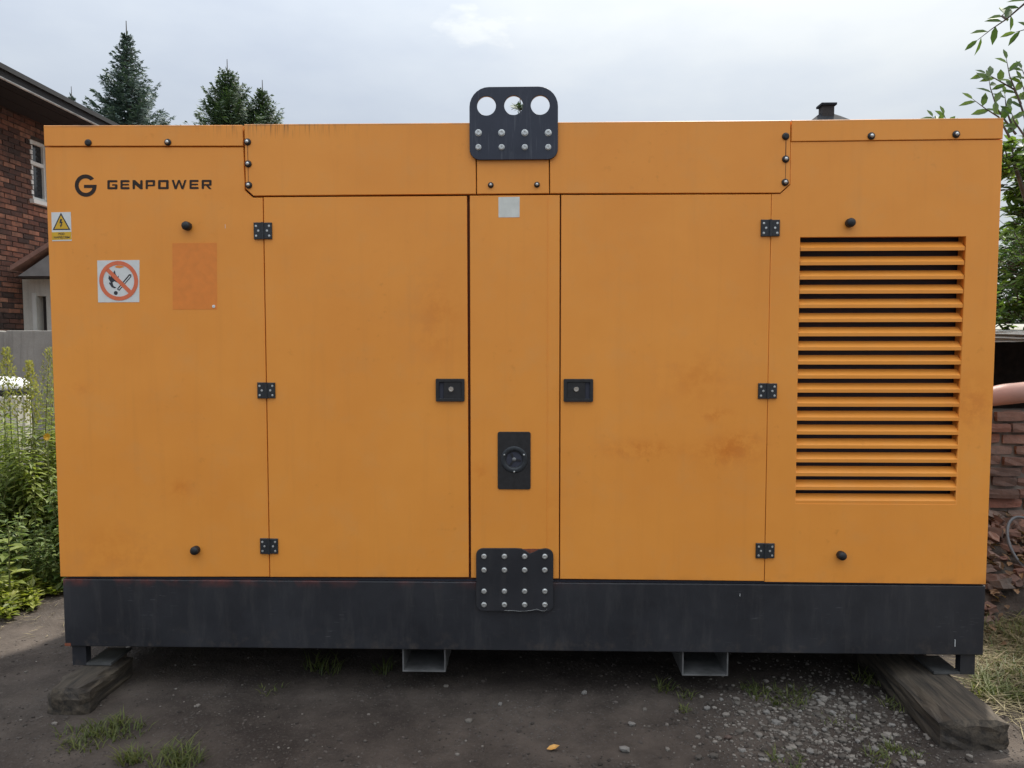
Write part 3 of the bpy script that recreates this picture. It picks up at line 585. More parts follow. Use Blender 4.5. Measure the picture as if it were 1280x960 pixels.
# ------------------------------------------------------------------ timber blocks under the skid
def timber(name, label, x0, x1, ya, yb, z0, z1, skew, seed):
    rg = random.Random(seed); o = root(name, label, 'timber', ((x0+x1)/2, (ya+yb)/2, z0))
    nx_, ny_, nz_ = 5, 14, 3; bm = bmesh.new(); bmesh.ops.create_cube(bm, size=1)
    bmesh.ops.subdivide_edges(bm, edges=bm.edges[:], cuts=5, use_grid_fill=True)
    worn = {}
    for v in bm.verts:
        u, q, h = v.co; y = ya+(q+.5)*(yb-ya); x = x0+(u+.5)*(x1-x0)+skew*(y-ya)
        key = (u > 0, h > 0, round(q, 2)); worn.setdefault(key, rg.uniform(.004, .026)+(.012 if abs(q) > .45 else 0))
        rr = worn[key] if abs(u) > .45 and abs(h) > .45 else 0
        x -= math.copysign(rr, u); z = z0+(h+.5)*(z1-z0)-(rr*.8 if h > 0 else 0)
        if q < -.49: y += rg.uniform(-.006, .006)+(.018 if abs(u) > .45 else 0)+(.012 if h > .45 else 0)
        v.co = (x+rg.uniform(-.006, .006), y, z+rg.uniform(-.003, .003) if h < .49 else z-rg.uniform(0, .006))
    me = bpy.data.meshes.new('beam'); bm.to_mesh(me); bm.free()
    link('beam', me, M['wood'], o); return o
ztop = zb-.098
pR0, pR1 = onZ(1178, 900, ztop), onZ(1267, 903, ztop)
timber('timber_block', 'weathered wooden sleeper under the skid foot beside the gravel', pR0.x, pR1.x, pR0.y, .44, -.03, ztop, .03, 3)
pL0, pL1 = onZ(61, 858, ztop), onZ(103, 860, ztop)
timber('timber_block', 'dark wooden sleeper under the skid foot on the weedy side', pL0.x-.005, pL1.x+.02, pL0.y-.02, .17, -.03, ztop, .0, 5)

# ------------------------------------------------------------------ brick house on the left
HX = -8.0; house = root('brick_house', 'old red brick house with sooty walls and dark overhanging eaves', 'house', (HX-3.5, 10, 0))
yof = lambda px, py=300: onX(px, py, HX).y
wy0, wy1 = yof(40.0, 215), yof(63.5, 215)                  # window
wz1, wz0 = onX(40, 172, HX).z, onX(41, 249, HX).z
CO, BL_, JT = .080, .265, .017; EZ = onX(0, 100, HX+.75).z
HY0, HY1 = 2.6, 17.0
m = MB()                                                   # core behind the bricks, with the window opening
for (a, b, c, d) in ((HY0, wy0, 0, EZ+.3), (wy1, HY1, 0, EZ+.3), (wy0, wy1, 0, wz0), (wy0, wy1, wz1, EZ+.3)): m.box(HX-.30, HX-.012, a, b, c, d)
m.box(HX-7, HX-.30, HY0, HY1, 0, EZ+.3); m.build('wall', M['mortar'], house)
rg = random.Random(4); rest = MB(); singles = []
bmeshes = []
for k in range(5):
    m = MB(); j = lambda: rg.uniform(-.004, .004)
    q = lambda x, y, z: (x+j()*.6, y+j(), z+j()*.5)
    L2 = BL_-JT; vs3 = [q(-.05, 0, 0), q(0, 0, 0), q(0, L2, 0), q(-.05, L2, 0), q(-.05, 0, CO-JT), q(0, 0, CO-JT), q(0, L2, CO-JT), q(-.05, L2, CO-JT)]
    m.add(vs3, [(0, 3, 2, 1), (4, 5, 6, 7), (0, 1, 5, 4), (1, 2, 6, 5), (2, 3, 7, 6), (3, 0, 4, 7)]); bmeshes.append(m.mesh('brick', [M['house_brick']]))
cand = []
nrow = int((EZ+.2)/CO)
for r_ in range(nrow):
    z = r_*CO+.006; y = HY0-.262*(.5 if r_ % 2 else 0)-.1
    while y < HY1-.3:
        y2 = y+BL_
        if y > HY0 and not (y2 > wy0-.005 and y < wy1+.005 and z+CO > wz0-.05 and z < wz1+.03):
            p = Vector((HX, y+.13, z+.03))-CAM; d_ = p.dot(fwd); px = 640+FPX*p.dot(rt)/d_; py = 480-FPX*p.dot(up)/d_
            cand.append((-12 < px < 72 and 120 < py < 420, d_, y, z))
        elif y > HY0 and z+CO > wz0-.05 and z < wz1+.03:   # cut bricks at the reveal
            if y < wy0-.06: cand.append((False, 99, y, z, wy0-.008-y))
            elif y2 > wy1+.06: cand.append((False, 99, wy1+.008, z, y2-wy1-.02))
        y = y2
vis = sorted([c for c in cand if c[0]], key=lambda c: c[1])[:295]; vset = {(c[2], c[3]) for c in vis}
for c in cand:
    if (c[2], c[3]) in vset and c[0]:
        o = link('brick', rg.choice(bmeshes), None, house); o.location = (HX+rg.uniform(-.004, .007), c[2], c[3])
    else:
        ln = c[4] if len(c) > 4 else BL_-JT
        rest.box(HX-.05, HX+rg.uniform(-.004, .006), c[2], c[2]+ln, c[3], c[3]+CO-JT)
def island_brick():
    mm = M['house_brick'].copy(); t = mm.node_tree
    for n in list(t.nodes):
        if n.type == 'OBJECT_INFO':
            g = t.nodes.new('ShaderNodeNewGeometry'); l = n.outputs['Random'].links[0]; t.links.new(g.outputs['Random Per Island'], l.to_socket)
    return mm
tag(rest.build('far_brickwork', island_brick(), house), kind='stuff')
# window
wf = MB().box(HX-.14, HX-.08, wy0, wy0+.06, wz0, wz1).box(HX-.14, HX-.08, wy1-.06, wy1, wz0, wz1).box(HX-.14, HX-.08, wy0+.06, wy1-.06, wz1-.06, wz1).box(HX-.14, HX-.08, wy0+.06, wy1-.06, wz0, wz0+.07)
zm = wz0+(wz1-wz0)*.62; wf.box(HX-.138, HX-.07, wy0+.06, wy1-.06, zm-.03, zm+.03)
win = wf.build('window', M['white'], house)
MB().box(HX-.128, HX-.120, wy0+.05, wy1-.05, wz0+.06, zm-.02).build('pane', M['pane'], win); MB().box(HX-.128, HX-.120, wy0+.05, wy1-.05, zm+.02, wz1-.05).build('pane', M['pane'], win)
MB().box(HX-.14, HX+.07, wy0-.08, wy1+.08, wz0-.07, wz0-.004).build('sill', M['white'], win)
m = MB(); zz = wz0                                          # painted, toothed reveal
while zz < wz1-.03:
    m.box(HX-.079, HX-.002, wy1-.02, wy1+.006, zz, zz+CO-JT); m.box(HX-.079, HX+.009, wy0-.035 if int((zz-wz0)/CO+.5) % 2 else wy0-.004, wy0+.02, zz, zz+CO-JT); zz += CO
m.build('reveal', M['white'], win)
# eaves: rafters hidden, soffit boards, fascia, gutter and the roof slope above
ex = HX+.80; ez = onX(0, 101, ex).z; ez2 = ez
sf = MB()
for k in range(5): sf.box(HX-.02+k*.162, HX-.02+k*.162+.157, HY0-.4, HY1+.4, ez-.006*(k % 2)+.02, ez+.045)
sf.build('soffit', M['soffit'], house)
MB().box(ex, ex+.03, HY0-.4, HY1+.4, ez-.004, ez+.17).build('fascia_board', M['soffit'], house)
g = MB(); nseg = 8; pr = [(ex+.055+.024*math.cos(R(a)), ez+.03+.024*math.sin(R(a))) for a in np.linspace(180, 360, nseg)]
vs4 = [(x, HY0-.4, z) for x, z in pr]+[(x, HY1+.4, z) for x, z in pr]; g.add(vs4, [(i, i+1, nseg+i+1, nseg+i) for i in range(nseg-1)])
gu = g.build('gutter', M['gutter'], house)
rs = MB(); sl_ = .42; x2 = HX-3.6; t_ = .07
rs.add([(ex+.07, HY0-.5, ez+.15), (ex+.07, HY1+.5, ez+.15), (x2, HY1+.5, ez+.15+sl_*(ex-x2)), (x2, HY0-.5, ez+.15+sl_*(ex-x2)), (ex+.07, HY0-.5, ez+.15+t_), (ex+.07, HY1+.5, ez+.15+t_), (x2, HY1+.5, ez+.15+t_+sl_*(ex-x2)), (x2, HY0-.5, ez+.15+t_+sl_*(ex-x2))],
    [(0, 3, 2, 1), (4, 5, 6, 7), (0, 1, 5, 4), (1, 2, 6, 5), (2, 3, 7, 6), (3, 0, 4, 7)])
x3 = HX-8
rs.add([(x3, HY0-.5, ez+.15), (x3, HY1+.5, ez+.15), (x2-.002, HY1+.5, ez+.15+sl_*(ex-x2)), (x2-.002, HY0-.5, ez+.15+sl_*(ex-x2)), (x3, HY0-.5, ez+.15+t_), (x3, HY1+.5, ez+.15+t_), (x2-.002, HY1+.5, ez+.15+t_+sl_*(ex-x2)), (x2-.002, HY0-.5, ez+.15+t_+sl_*(ex-x2))],
    [(0, 1, 2, 3), (4, 7, 6, 5), (0, 4, 5, 1), (1, 5, 6, 2), (2, 6, 7, 3), (3, 7, 4, 0)])
rs.build('roof', M['roof'], house)
# gabled porch set against the wall, its end to the yard
py0 = yof(28, 380); porch = root('porch', 'pale rendered porch with grey gable roof against the brick house', 'porch', (HX+1.3, py0+1, 0))
xw0 = HX+.012; xw1 = HX+2.6; zpe = onY(40, 347, py0-.3).z
d0, d1 = onY(46.5, 400, py0).x, onY(58.5, 400, py0).x; dzt = onY(50, 370, py0).z
m = MB(); m.box(xw0, d0, py0, py0+2.2, .0, zpe); m.box(d1, xw1, py0, py0+2.2, 0, zpe); m.box(d0, d1, py0, py0+2.2, dzt, zpe); m.build('wall', M['render'], porch)
MB().box(d0+.002, d1-.002, py0+.16, py0+.21, .01, dzt-.002).build('door', M['dark'], porch)
MB().box(d0-.06, d0-.002, py0-.018, py0-.002, 0, dzt+.05).build('door_frame', M['white'], porch)
xe = onY(14, 338, py0-.38).x; xp = HX+1.30; zap = zpe+.30+.42*(xp-xe)
xe2 = 2*xp-xe
m = MB(); m.prism([(xe+.08, zpe+.02), (xe2-.08, zpe+.02), (xp, zap-.06)], py0-.35, .04, 0); m.build('gable_board', M['cheek'], porch)
for s1, xx in ((1, xe), (-1, xe2)):
    A = (xx, zpe+.10); B = (xp, zap); t = .075
    poly = [A, B, (B[0], B[1]+t), (A[0], A[1]+t)] if s1 > 0 else [B, A, (A[0], A[1]+t), (B[0], B[1]+t)]
    MB().prism(poly, py0-.40, 2.55, 0).build('roof_slope', M['tile'], porch)
MB().box(xe+.05, xe2-.05, py0-.345, py0+2.1, zpe+.001, zpe+.018).build('soffit', M['dark'], porch)
# concrete panel wall
cy = 5.9; cw = root('concrete_wall', 'grey weathered concrete yard wall beneath the porch', 'wall', (onY(30, 450, cy).x, cy, 0))
c0, c1 = onY(4, 413, cy), onY(67, 418, cy); zc_ = c0.z
MB().prism([(c0.x, 0), (c0.x+2.3, 0), (c0.x+2.3, zc_-.015), (c0.x+.05, zc_), (c0.x, zc_-.03)], cy, .12, .006).build('panel', M['concrete'], cw)
for k in range(4): MB().prism([(c0.x+2.31+2.4*k, 0), (c0.x+4.69+2.4*k, 0), (c0.x+4.69+2.4*k, zc_-.03), (c0.x+2.31+2.4*k, zc_-.02)], cy+.004*(k % 2+1), .12, .006).build('panel', M['concrete'], cw)
MB().prism([(c0.x-.16, 0), (c0.x-.004, 0), (c0.x-.004, zc_-.01), (c0.x-.16, zc_+.0)], cy+.03, .16, .008).build('post', M['concrete'], cw)
MB().prism([(c0.x-2.6, 0), (c0.x-.164, 0), (c0.x-.164, zc_-.06), (c0.x-2.6, zc_-.05)], cy+.05, .12, .006).build('panel', M['concrete'], cw)
# plastic tank with a domed lid
ty = 3.9; tc_ = onY(-4, 480, ty); tr = (onY(31, 480, ty).x-tc_.x); zt1 = onY(0, 473, ty).z; zt0 = onY(0, 485, ty).z; zbd = onY(0, 496, ty).z
tank = root('water_tank', 'milky plastic water tank with white domed lid behind the wire fence', 'tank', (tc_.x, ty, 0))
n = 48; vs5 = []; fs5 = []
prof = [(.96, 0), (.97, .04), (.97, zbd-.02), (.93, zbd)]
for r_, z in prof:
    for k in range(n): rr = tr*r_*(1+(.022 if k % 4 < 2 else -.012)); vs5.append((tc_.x+rr*math.cos(2*math.pi*k/n), ty+rr*math.sin(2*math.pi*k/n), z+ghs(tc_.x, ty)*.5))
for i in range(3):
    for k in range(n): fs5.append((i*n+k, i*n+(k+1) % n, (i+1)*n+(k+1) % n, (i+1)*n+k))
fs5.append(tuple(range(3*n, 4*n))); MB().add(vs5, fs5).build('body', M['tank'], tank)
MB().lathe((tc_.x, ty, zbd-.004), (0, 0, 1), [(tr*.90, 0), (tr*.94, .01), (tr*.94, zt0-zbd-.005), (tr*.90, zt0-zbd+.004)], 40).build('rim', M['rubber'], tank, True)
h_ = zt1-zt0+.02; MB().lathe((tc_.x, ty, zt0-.003), (0, 0, 1), [(tr*.99, 0), (tr*1.0, .02), (tr*.97, h_*.45), (tr*.86, h_*.75), (tr*.6, h_*.93), (tr*.25, h_), (0, h_)], 40).build('lid', M['lid'], tank, True)
# welded wire fence
fy = 3.1; fw = root('wire_fence', 'rusty-grey welded wire mesh fence behind the weeds', 'fence', (-4, fy, 0))
fx0, fx1 = onY(-80, 500, fy).x, onY(110, 500, fy).x; fz1 = onY(30, 487, fy).z
mv = MB(); x = fx0
while x < fx1: mv.tube([(x, fy, .05), (x+.004*math.sin(x*9), fy+.01*math.sin(x*7), fz1*.5), (x, fy, fz1+.02)], .0026, 5); x += .056
mv.build('vertical_wires', M['wire'], fw)
z = fz1
while z > .1: MB().tube([(fx0, fy-.006, z), ((fx0+fx1)/2, fy-.006+.006*math.sin(z*9), z-.006), (fx1, fy-.006, z)], .0032, 5).build('horizontal_wire', M['wire'], fw); z -= .165
for xx in (fx0+.02, fx1-.02): MB().cyl((xx, fy+.03, -.02), (0, 0, 1), .022, .022, fz1+.06, 10).build('post', M['wire'], fw)

# ------------------------------------------------------------------ weeds on the left
def rdir(rg, tilt=1.0):
    a = rg.uniform(0, 2*math.pi); return Vector((math.cos(a), math.sin(a), tilt))
def goldenrod(h, seed, bloom=True, lw=.020, ll=.14, dens=105, mat='weed'):
    rg = random.Random(seed); st_ = MB(); lf = MB(); bl = MB(); bend = Vector((rg.uniform(-.06, .06), rg.uniform(-.06, .06), 0)); pts = []
    for k in range(9): t = k/8; pts.append(Vector((0, 0, h*t))+bend*t*t*h)
    st_.tube(pts, [.006*(1-.7*k/8) for k in range(9)], 6)
    at = lambda t: Vector((0, 0, h*t))+bend*t*t*h
    for i in range(dens):
        t = .12+.80*(i/dens); a = i*2.4+rg.uniform(-.3, .3); d = Vector((math.cos(a), math.sin(a), rg.uniform(-.15, .5))); s_ = (1.0-.55*t)*rg.uniform(.75, 1.15)
        lf.leaf(at(t), d, (0, 0, 1), ll*s_, lw*s_*1.6, 0, 1, .35)
    if bloom:
        for i in range(330):
            t = .66+.36*(i/330); a = i*2.4; r_ = .085*(1.04-t)/.34*rg.uniform(.3, 1.2)+.008; p = at(min(t, 1.02))+Vector((math.cos(a)*r_, math.sin(a)*r_, r_*.5)); bl.leaf(p, rdir(rg, 1.2), (1, 0, .3), .032, .013, 0, 0)
    return st_, lf, bl, mat
protos = []
def plant(name, label, cat, group, spec, loc, rz=0, scale=1.0):
    key, (st_, lf, bl, mat) = spec
    o = root(name, label, cat, loc, group); o.rotation_euler[2] = rz; o.scale = (scale,)*3
    for nm, mbx, mt in (('stem', st_, 'stem'), ('foliage', lf, mat), ('flower_head', bl, 'bloom')):
        if not mbx.f: continue
        if not hasattr(mbx, 'cache'): mbx.cache = mbx.mesh(nm, [M[mt]])
        c = bpy.data.objects.new(nm, mbx.cache); COL.objects.link(c); c.parent = o
        if nm == 'flower_head': c['kind'] = 'stuff'
    return o
tall = [('g%d' % k, goldenrod(1.5, 20+k)) for k in range(2)]; mid = [('m%d' % k, goldenrod(1.0, 30+k, False, .030, .16, 90)) for k in range(3)]
def nettle(h, seed, mat='weedd'):
    rg = random.Random(seed); st_ = MB(); lf = MB(); bl = MB()
    for s_ in range(5):
        b = Vector((rg.uniform(-.08, .08), rg.uniform(-.08, .08), 0)); tip = b+Vector((rg.uniform(-.16, .16), rg.uniform(-.16, .16), h*rg.uniform(.7, 1.05))); st_.tube([b, (b+tip)/2+Vector((rg.uniform(-.02, .02), 0, 0)), tip], [.005, .004, .002], 5)
        for i in range(22):
            t = .1+.9*i/22; a = (i//2)*1.57+(math.pi if i % 2 else 0)+s_; lf.leaf(b.lerp(tip, t), (math.cos(a), math.sin(a), rg.uniform(-.1, .4)), (0, 0, 1), .095*(1.15-.6*t)*rg.uniform(.8, 1.2), .05*(1.15-.6*t), 0, 1, .3)
    return st_, lf, bl, mat
nets = [('n%d' % k, nettle(.6, 50+k)) for k in range(3)]
for px, top, y, lab in ((11, 437, 2.15, 'tall goldenrod with budding tip beside the white tank lid'), (48, 437, 2.05, 'tall bushy goldenrod with pale flower plume before the concrete wall')):
    p = onY(px, top, y); g_ = ghs(p.x, y); plant('goldenrod', lab, 'weed', 'goldenrod by the fence', tall[0 if px < 20 else 1], (p.x, y, g_), px, (p.z-g_)/1.53)
p = onY(40, 450, 2.2); plant('goldenrod', 'slim goldenrod stem crowded behind the bushy one', 'weed', 'goldenrod by the fence', tall[0], (p.x, 2.2, ghs(p.x, 2.2)), 2, .93)
p = onY(56, 450, 2.25); plant('goldenrod', 'goldenrod leaning close to the orange generator corner', 'weed', 'goldenrod by the fence', tall[1], (p.x, 2.25, ghs(p.x, 2.25)), 4, .92)
rg = random.Random(9)
for k in range(44):
    y = rg.uniform(1.75, 2.75); px = rg.uniform(-45, 92); x = onY(px, 600, y).x; plant('leafy_weed', 'leafy green weed stem growing thickly along the wire fence', 'weed', 'leafy weeds along the fence', rg.choice(mid), (x, y, ghs(x, y)), rg.uniform(0, 6), rg.uniform(.72, 1.18))
for k in range(44):
    y = rg.uniform(1.35, 2.2); px = rg.uniform(-50, 100); x = onY(px, 640, y).x; plant('nettle_clump', 'dark green nettle clump in front of the taller weeds', 'weed', 'nettles at the yard edge', rg.choice(nets), (x, y, ghs(x, y)), rg.uniform(0, 6), rg.uniform(.65, 1.1)*(1.05 if y > 1.6 else .75))
# broad-leaved plant and a yellow flower
o = MB(); rg = random.Random(3)
for k in range(16):
    a = k*2.4; o.leaf((0, 0, .14+.018*k), (math.cos(a), math.sin(a), .35), (0, 0, 1), .13*rg.uniform(.7, 1.2), .055, 0, 1, .35)
s_ = MB(); s_.tube([(0, 0, 0), (.01, 0, .5)], [.006, .003], 6)
p = onY(10, 690, 1.1); plant('broad_weed', 'pale broad-leaved weed sprouting low among the nettles', 'weed', None, ('b', (s_, o, MB(), 'weed')), (p.x, 1.1, ghs(p.x, 1.1)), 0, 1.0)
p = onY(58, 546, 1.9); fl = root('yellow_flower', 'single small yellow flower among green weeds by the generator', 'flower', (p.x, 1.9, ghs(p.x, 1.9)))
m = MB(); m.tube([(p.x, 1.9, ghs(p.x, 1.9)-.01), (p.x+.01, 1.9, p.z)], [.004, .002], 5); m.build('stem', M['stem'], fl); m = MB()
for k in range(9): a = k*.7; m.leaf((p.x+.01, 1.9, p.z), (math.cos(a), -.4+.2*math.sin(a), math.sin(a)), (0, -1, 0), .032, .018)
m.build('petals', M['petal'], fl)
# low lime-green ground cover and grass (nobody could count it)
def scatter_leaves(name, mat, n, fn, seed, ln, wd, kind='stuff', tilt=(.2, 1.2), label=None, cat=None, shape=0):
    rg = random.Random(seed); m = MB()
    for k in range(n):
        x, y, h = fn(rg); z = ghs(x, y) if shape != 2 else 0
        a = rg.uniform(0, 6.283); m.leaf((x, y, z+h), (math.cos(a), math.sin(a), rg.uniform(*tilt)), (math.sin(a)*.3, .2, 1), ln*rg.uniform(.6, 1.3), wd*rg.uniform(.7, 1.2), 0, 0 if shape == 0 else 1, .3)
    o = m.build(name, M[mat]); tag(o, label, cat, None, kind); return o
def edge_fn(rg):
    while True:
        px, py = rg.uniform(-60, 92), rg.uniform(690, 772); lim = 772-max(0, (px-10))*.62 + 8*math.sin(px*.2)
        if py < lim: p = onZ(px, py, .03); return p.x, p.y, rg.uniform(0, .11)*min(1, (lim-py)/25+.25)
scatter_leaves('ground_cover', 'lime', 6500, edge_fn, 5, .06, .026, label='yellow-green low ground cover at the weedy yard edge', cat='ground cover', shape=1)
def tuft(m, x, y, h, n, rg, spread=.05, wd=.006, lean=.5):
    g_ = ghs(x, y)
    for k in range(n):
        a = rg.uniform(0, 6.28); r_ = spread*math.sqrt(rg.random()); p = Vector((x+r_*math.cos(a), y+r_*math.sin(a), g_-.004)); b = rg.uniform(0, 6.28); l = h*rg.uniform(.45, 1.1); d = Vector((math.cos(b)*lean, math.sin(b)*lean, 1)); sd_ = Vector((-math.sin(b), math.cos(b), 0))*wd*.5
        q = p+d*l*.5; t = q+Vector((d.x*1.7, d.y*1.7, .55))*l*.5; m.add([p-sd_, p+sd_, q+sd_*.8, q-sd_*.8, t], [(0, 1, 2, 3), (3, 2, 4)])
m = MB(); rg = random.Random(12)
for px, py, h, n, sp_ in ((100, 918, .055, 70, .10), (135, 912, .07, 90, .09), (160, 915, .05, 60, .08), (118, 926, .05, 60, .08), (165, 950, .08, 80, .05), (215, 950, .085, 110, .08), (235, 957, .07, 60, .06), (150, 905, .05, 40, .05), (90, 930, .03, 30, .06),
        (830, 862, .06, 40, .05), (855, 870, .05, 30, .05), (410, 838, .10, 40, .07), (395, 835, .1, 30, .05), (480, 838, .1, 30, .05), (960, 870, .06, 70, .09), (985, 880, .05, 50, .08), (940, 862, .06, 40, .06), (1000, 868, .06, 40, .06), (340, 862, .04, 20, .06), (1090, 850, .08, 60, .08), (1120, 880, .05, 50, .06), (1140, 940, .04, 40, .06), (985, 952, .04, 60, .08), (1100, 948, .05, 40, .05), (1050, 900, .03, 40, .10), (854, 888, .03, 25, .03), (1110, 935, .05, 30, .03)):
    p = onZ(px, py, 0); tuft(m, p.x, p.y, h, n, rg, sp_, .0055, .7)
for k in range(70):
    px, py = rg.uniform(1228, 1300), rg.uniform(765, 880); p = onZ(px, py, 0)
    if p.x > 2.17: tuft(m, p.x, p.y, .09*rg.uniform(.6, 1.2), 26, rg, .07, .006, .8)
tag(m.build('grass', M['grass']), 'sparse short green grass tufts on the dirt', 'grass', None, 'stuff')
m = MB(); rg = random.Random(15)
for k in range(4200):
    px, py = rg.uniform(1218, 1330), rg.uniform(738, 905); p = onZ(px, py, 0)
    if p.x < 2.14 or (py > 850 and rg.random() < .6): continue
    a = rg.uniform(0, 6.28); l = rg.uniform(.06, .22); g_ = ghs(p.x, p.y)+rg.uniform(.004, .035); d = Vector((math.cos(a), math.sin(a)*.6, rg.uniform(-.05, .18))); m.leaf((p.x, p.y, g_), d, (0, 0, 1), l, .0048, 0, 0)
for k in range(130):
    px, py = rg.uniform(-40, 110), rg.uniform(715, 800); p = onZ(px, py, 0)
    a = rg.uniform(0, 6.28); d = Vector((math.cos(a), math.sin(a), rg.uniform(-.05, .2))); m.leaf((p.x, p.y, ghs(p.x, p.y)+.008), d, (0, 0, 1), rg.uniform(.03, .10), .004, 0, 0)
tag(m.build('dry_straw', M['straw']), 'flattened dry straw and dead grass on the yard edges', 'straw', None, 'stuff')

# ------------------------------------------------------------------ stones
def stone_mesh(seed, name='stone', mat='stone'):
    rg = random.Random(seed); bm = bmesh.new(); bmesh.ops.create_icosphere(bm, subdivisions=1, radius=1)
    for v in bm.verts: v.co = Vector((v.co.x*1.15, v.co.y*.9, v.co.z*.62))*rg.uniform(.72, 1.15)
    me = bpy.data.meshes.new(name); bm.to_mesh(me); bm.free(); me.materials.append(M[mat]); return me
sms = [stone_mesh(k) for k in range(6)]
rg = random.Random(21); spots = [(970, 903, 10), (958, 892, 9), (1018, 870, 7), (1024, 876, 7), (1012, 938, 8), (1030, 913, 7), (974, 946, 9), (1013, 940, 8), (902, 874, 6), (1040, 890, 9), (928, 939, 7), (1066, 895, 8), (1000, 890, 6), (1107, 925, 9), (1115, 905, 7), (884, 886, 8), (952, 952, 7), (1094, 935, 8), (1072, 925, 7), (989, 858, 6), (1130, 948, 8), (1041, 865, 6), (1020, 917, 8), (995, 905, 6), (1080, 876, 6), (730, 868, 8), (625, 880, 6), (790, 907, 9)]
for px, py, s_ in spots:
    p = onZ(px, py, 0); r_ = s_*.5*(p-CAM).length/940*1.05
    o = tag(link('stone', rg.choice(sms)), 'small grey stone bedded in the dirt around the skid', 'stone', 'loose stones'); o.location = (p.x, p.y, ghs(p.x, p.y)+r_*.28); o.scale = (r_,)*3; o.rotation_euler[2] = rg.uniform(0, 6)
p = onZ(780, 941, 0); o = tag(link('stone', sms[2]), 'pale two-toned pebble lying alone on bare dirt by the amber leaf', 'stone'); o.location = (p.x, p.y, ghs(p.x, p.y)+.012); o.scale = (.022, .02, .024)
p = onZ(910, 924, 0); o = tag(link('brick_chip', stone_mesh(77, 'brick_chip', 'rubble')), 'small reddish brick chip on the dirt beside the gravel', 'brick chip'); o.location = (p.x, p.y, ghs(p.x, p.y)+.008); o.scale = (.017,)*3
p = onZ(691, 940, 0); m = MB(); m.leaf((-.025, 0, .006), (1, .25, .12), (0, -.3, 1), .055, .026, 0, 1, -.1); o = tag(m.build('fallen_leaf', M['amber']), 'single amber fallen leaf on bare dark dirt', 'leaf'); o.location = (p.x, p.y, ghs(p.x, p.y)+.003)
m = MB(); base = sms[0]; shapes = [([v.co.copy() for v in s_.vertices], [tuple(f.vertices) for f in s_.polygons]) for s_ in sms[:3]]
for k in range(5600):
    if rg.random() < .72: px, py = rg.gauss(1030, 78), rg.gauss(905, 38)
    elif rg.random() < .35: px, py = rg.uniform(-20, 1300), rg.uniform(800, 975)
    else: continue
    if py < 800 or py > 990: continue
    p = onZ(px, py, 0)
    if p.y > 1.4: continue
    r_ = min(.019, .0022*math.exp(rg.gauss(.40, .72))); vv, ff = rg.choice(shapes); a = rg.uniform(0, 6.28); ca, sa = math.cos(a)*r_, math.sin(a)*r_; g_ = ghs(p.x, p.y)+r_*.3
    m.add([(p.x+v.x*ca-v.y*sa, p.y+v.x*sa+v.y*ca, g_+v.z*r_) for v in vv], ff)
tag(m.build('gravel', M['gravel']), 'scattered fine gravel over dark packed dirt', 'gravel', None, 'stuff')

m = MB()
for k in range(9000):
    px, py = rg.uniform(-30, 1310), 790+190*rg.random()**.8
    if math.sin(px*.021+2.1*math.sin(py*.05))+rg.uniform(-1, 1) < -.35: continue
    p = onZ(px, py, 0)
    if p.y > 1.0: continue
    r_ = min(.012, .0026*math.exp(rg.gauss(.2, .5))); vv, ff = rg.choice(shapes); a = rg.uniform(0, 6.28); ca, sa = math.cos(a)*r_, math.sin(a)*r_; g_ = ghs(p.x, p.y)+r_*.15
    m.add([(p.x+v.x*ca-v.y*sa, p.y+v.x*sa+v.y*ca, g_+v.z*r_) for v in vv], ff)
tag(m.build('soil_crumbs', M['crumb']), 'loose dark crumbs of dry soil on the packed dirt', 'soil', None, 'stuff')

# ------------------------------------------------------------------ brick shed, rubble and hose on the right
SY = 1.72; shed = root('brick_shed', 'low crumbling brick shed with dark open front and concrete slab roof', 'shed', (4.2, SY+.8, 0))
sx0, sx1 = 2.35, 5.6; zw = onY(1255, 509, SY).z; zsl0, zsl1 = onY(1255, 428, SY-.15).z, onY(1255, 415, SY-.15).z
MB().box(sx0, sx1, SY+.012, SY+.24, 0, zw-.03).build('wall_core', M['shedmortar'], shed)
m = MB(); m.box(sx0, sx0+.2, SY+.25, SY+2.2, 0, zsl0-.002); m.box(sx1-.2, sx1, SY+.012, SY+2.2, zw-.02, zsl0-.002); m.box(sx0+.2, sx1, SY+2.0, SY+2.2, 0, zsl0-.002); m.build('inner_wall', M['mortar'], shed)
m = MB(); rg = random.Random(31)
bm = bmesh.new(); bmesh.ops.create_cube(bm, size=1); bmesh.ops.subdivide_edges(bm, edges=bm.edges[:], cuts=9, use_grid_fill=True)
for v in bm.verts:
    e3 = abs(v.co.y) > .49 or abs(v.co.x) > .49
    v.co = (sx0-.2+(v.co.x+.5)*(sx1-sx0+.4)+rg.uniform(-.02, .02), SY-.15+(v.co.y+.5)*2.5+(rg.uniform(-.03, .02) if e3 else 0), zsl0+(v.co.z+.5)*(zsl1-zsl0)+(rg.uniform(-.004, .006))+(v.co.y+.5)*.10)
me = bpy.data.meshes.new('roof_slab'); bm.to_mesh(me); bm.free(); link('roof_slab', me, M['slab'], shed)
sbm = []
for k in range(8):
    bm = bmesh.new(); bmesh.ops.create_cube(bm, size=1); bmesh.ops.subdivide_edges(bm, edges=bm.edges[:], cuts=1, use_grid_fill=True)
    for v in bm.verts:
        j = lambda s_=.004: rg.uniform(-s_, s_)
        cnr = abs(v.co.x) > .4 and abs(v.co.z) > .4
        v.co = ((v.co.x+.5)*.236+j()-(math.copysign(.004, v.co.x) if cnr else 0), (v.co.y+.5)*.10+(j(.005) if v.co.y < 0 else 0)+(.004 if cnr and v.co.y < 0 else 0), (v.co.z+.5)*.060+j(.003)-(math.copysign(.002, v.co.z) if cnr else 0))
    me = bpy.data.meshes.new('brick'); bm.to_mesh(me); bm.free(); me.materials.append(M['shed_brick']); sbm.append(me)
z = 0; row = 0
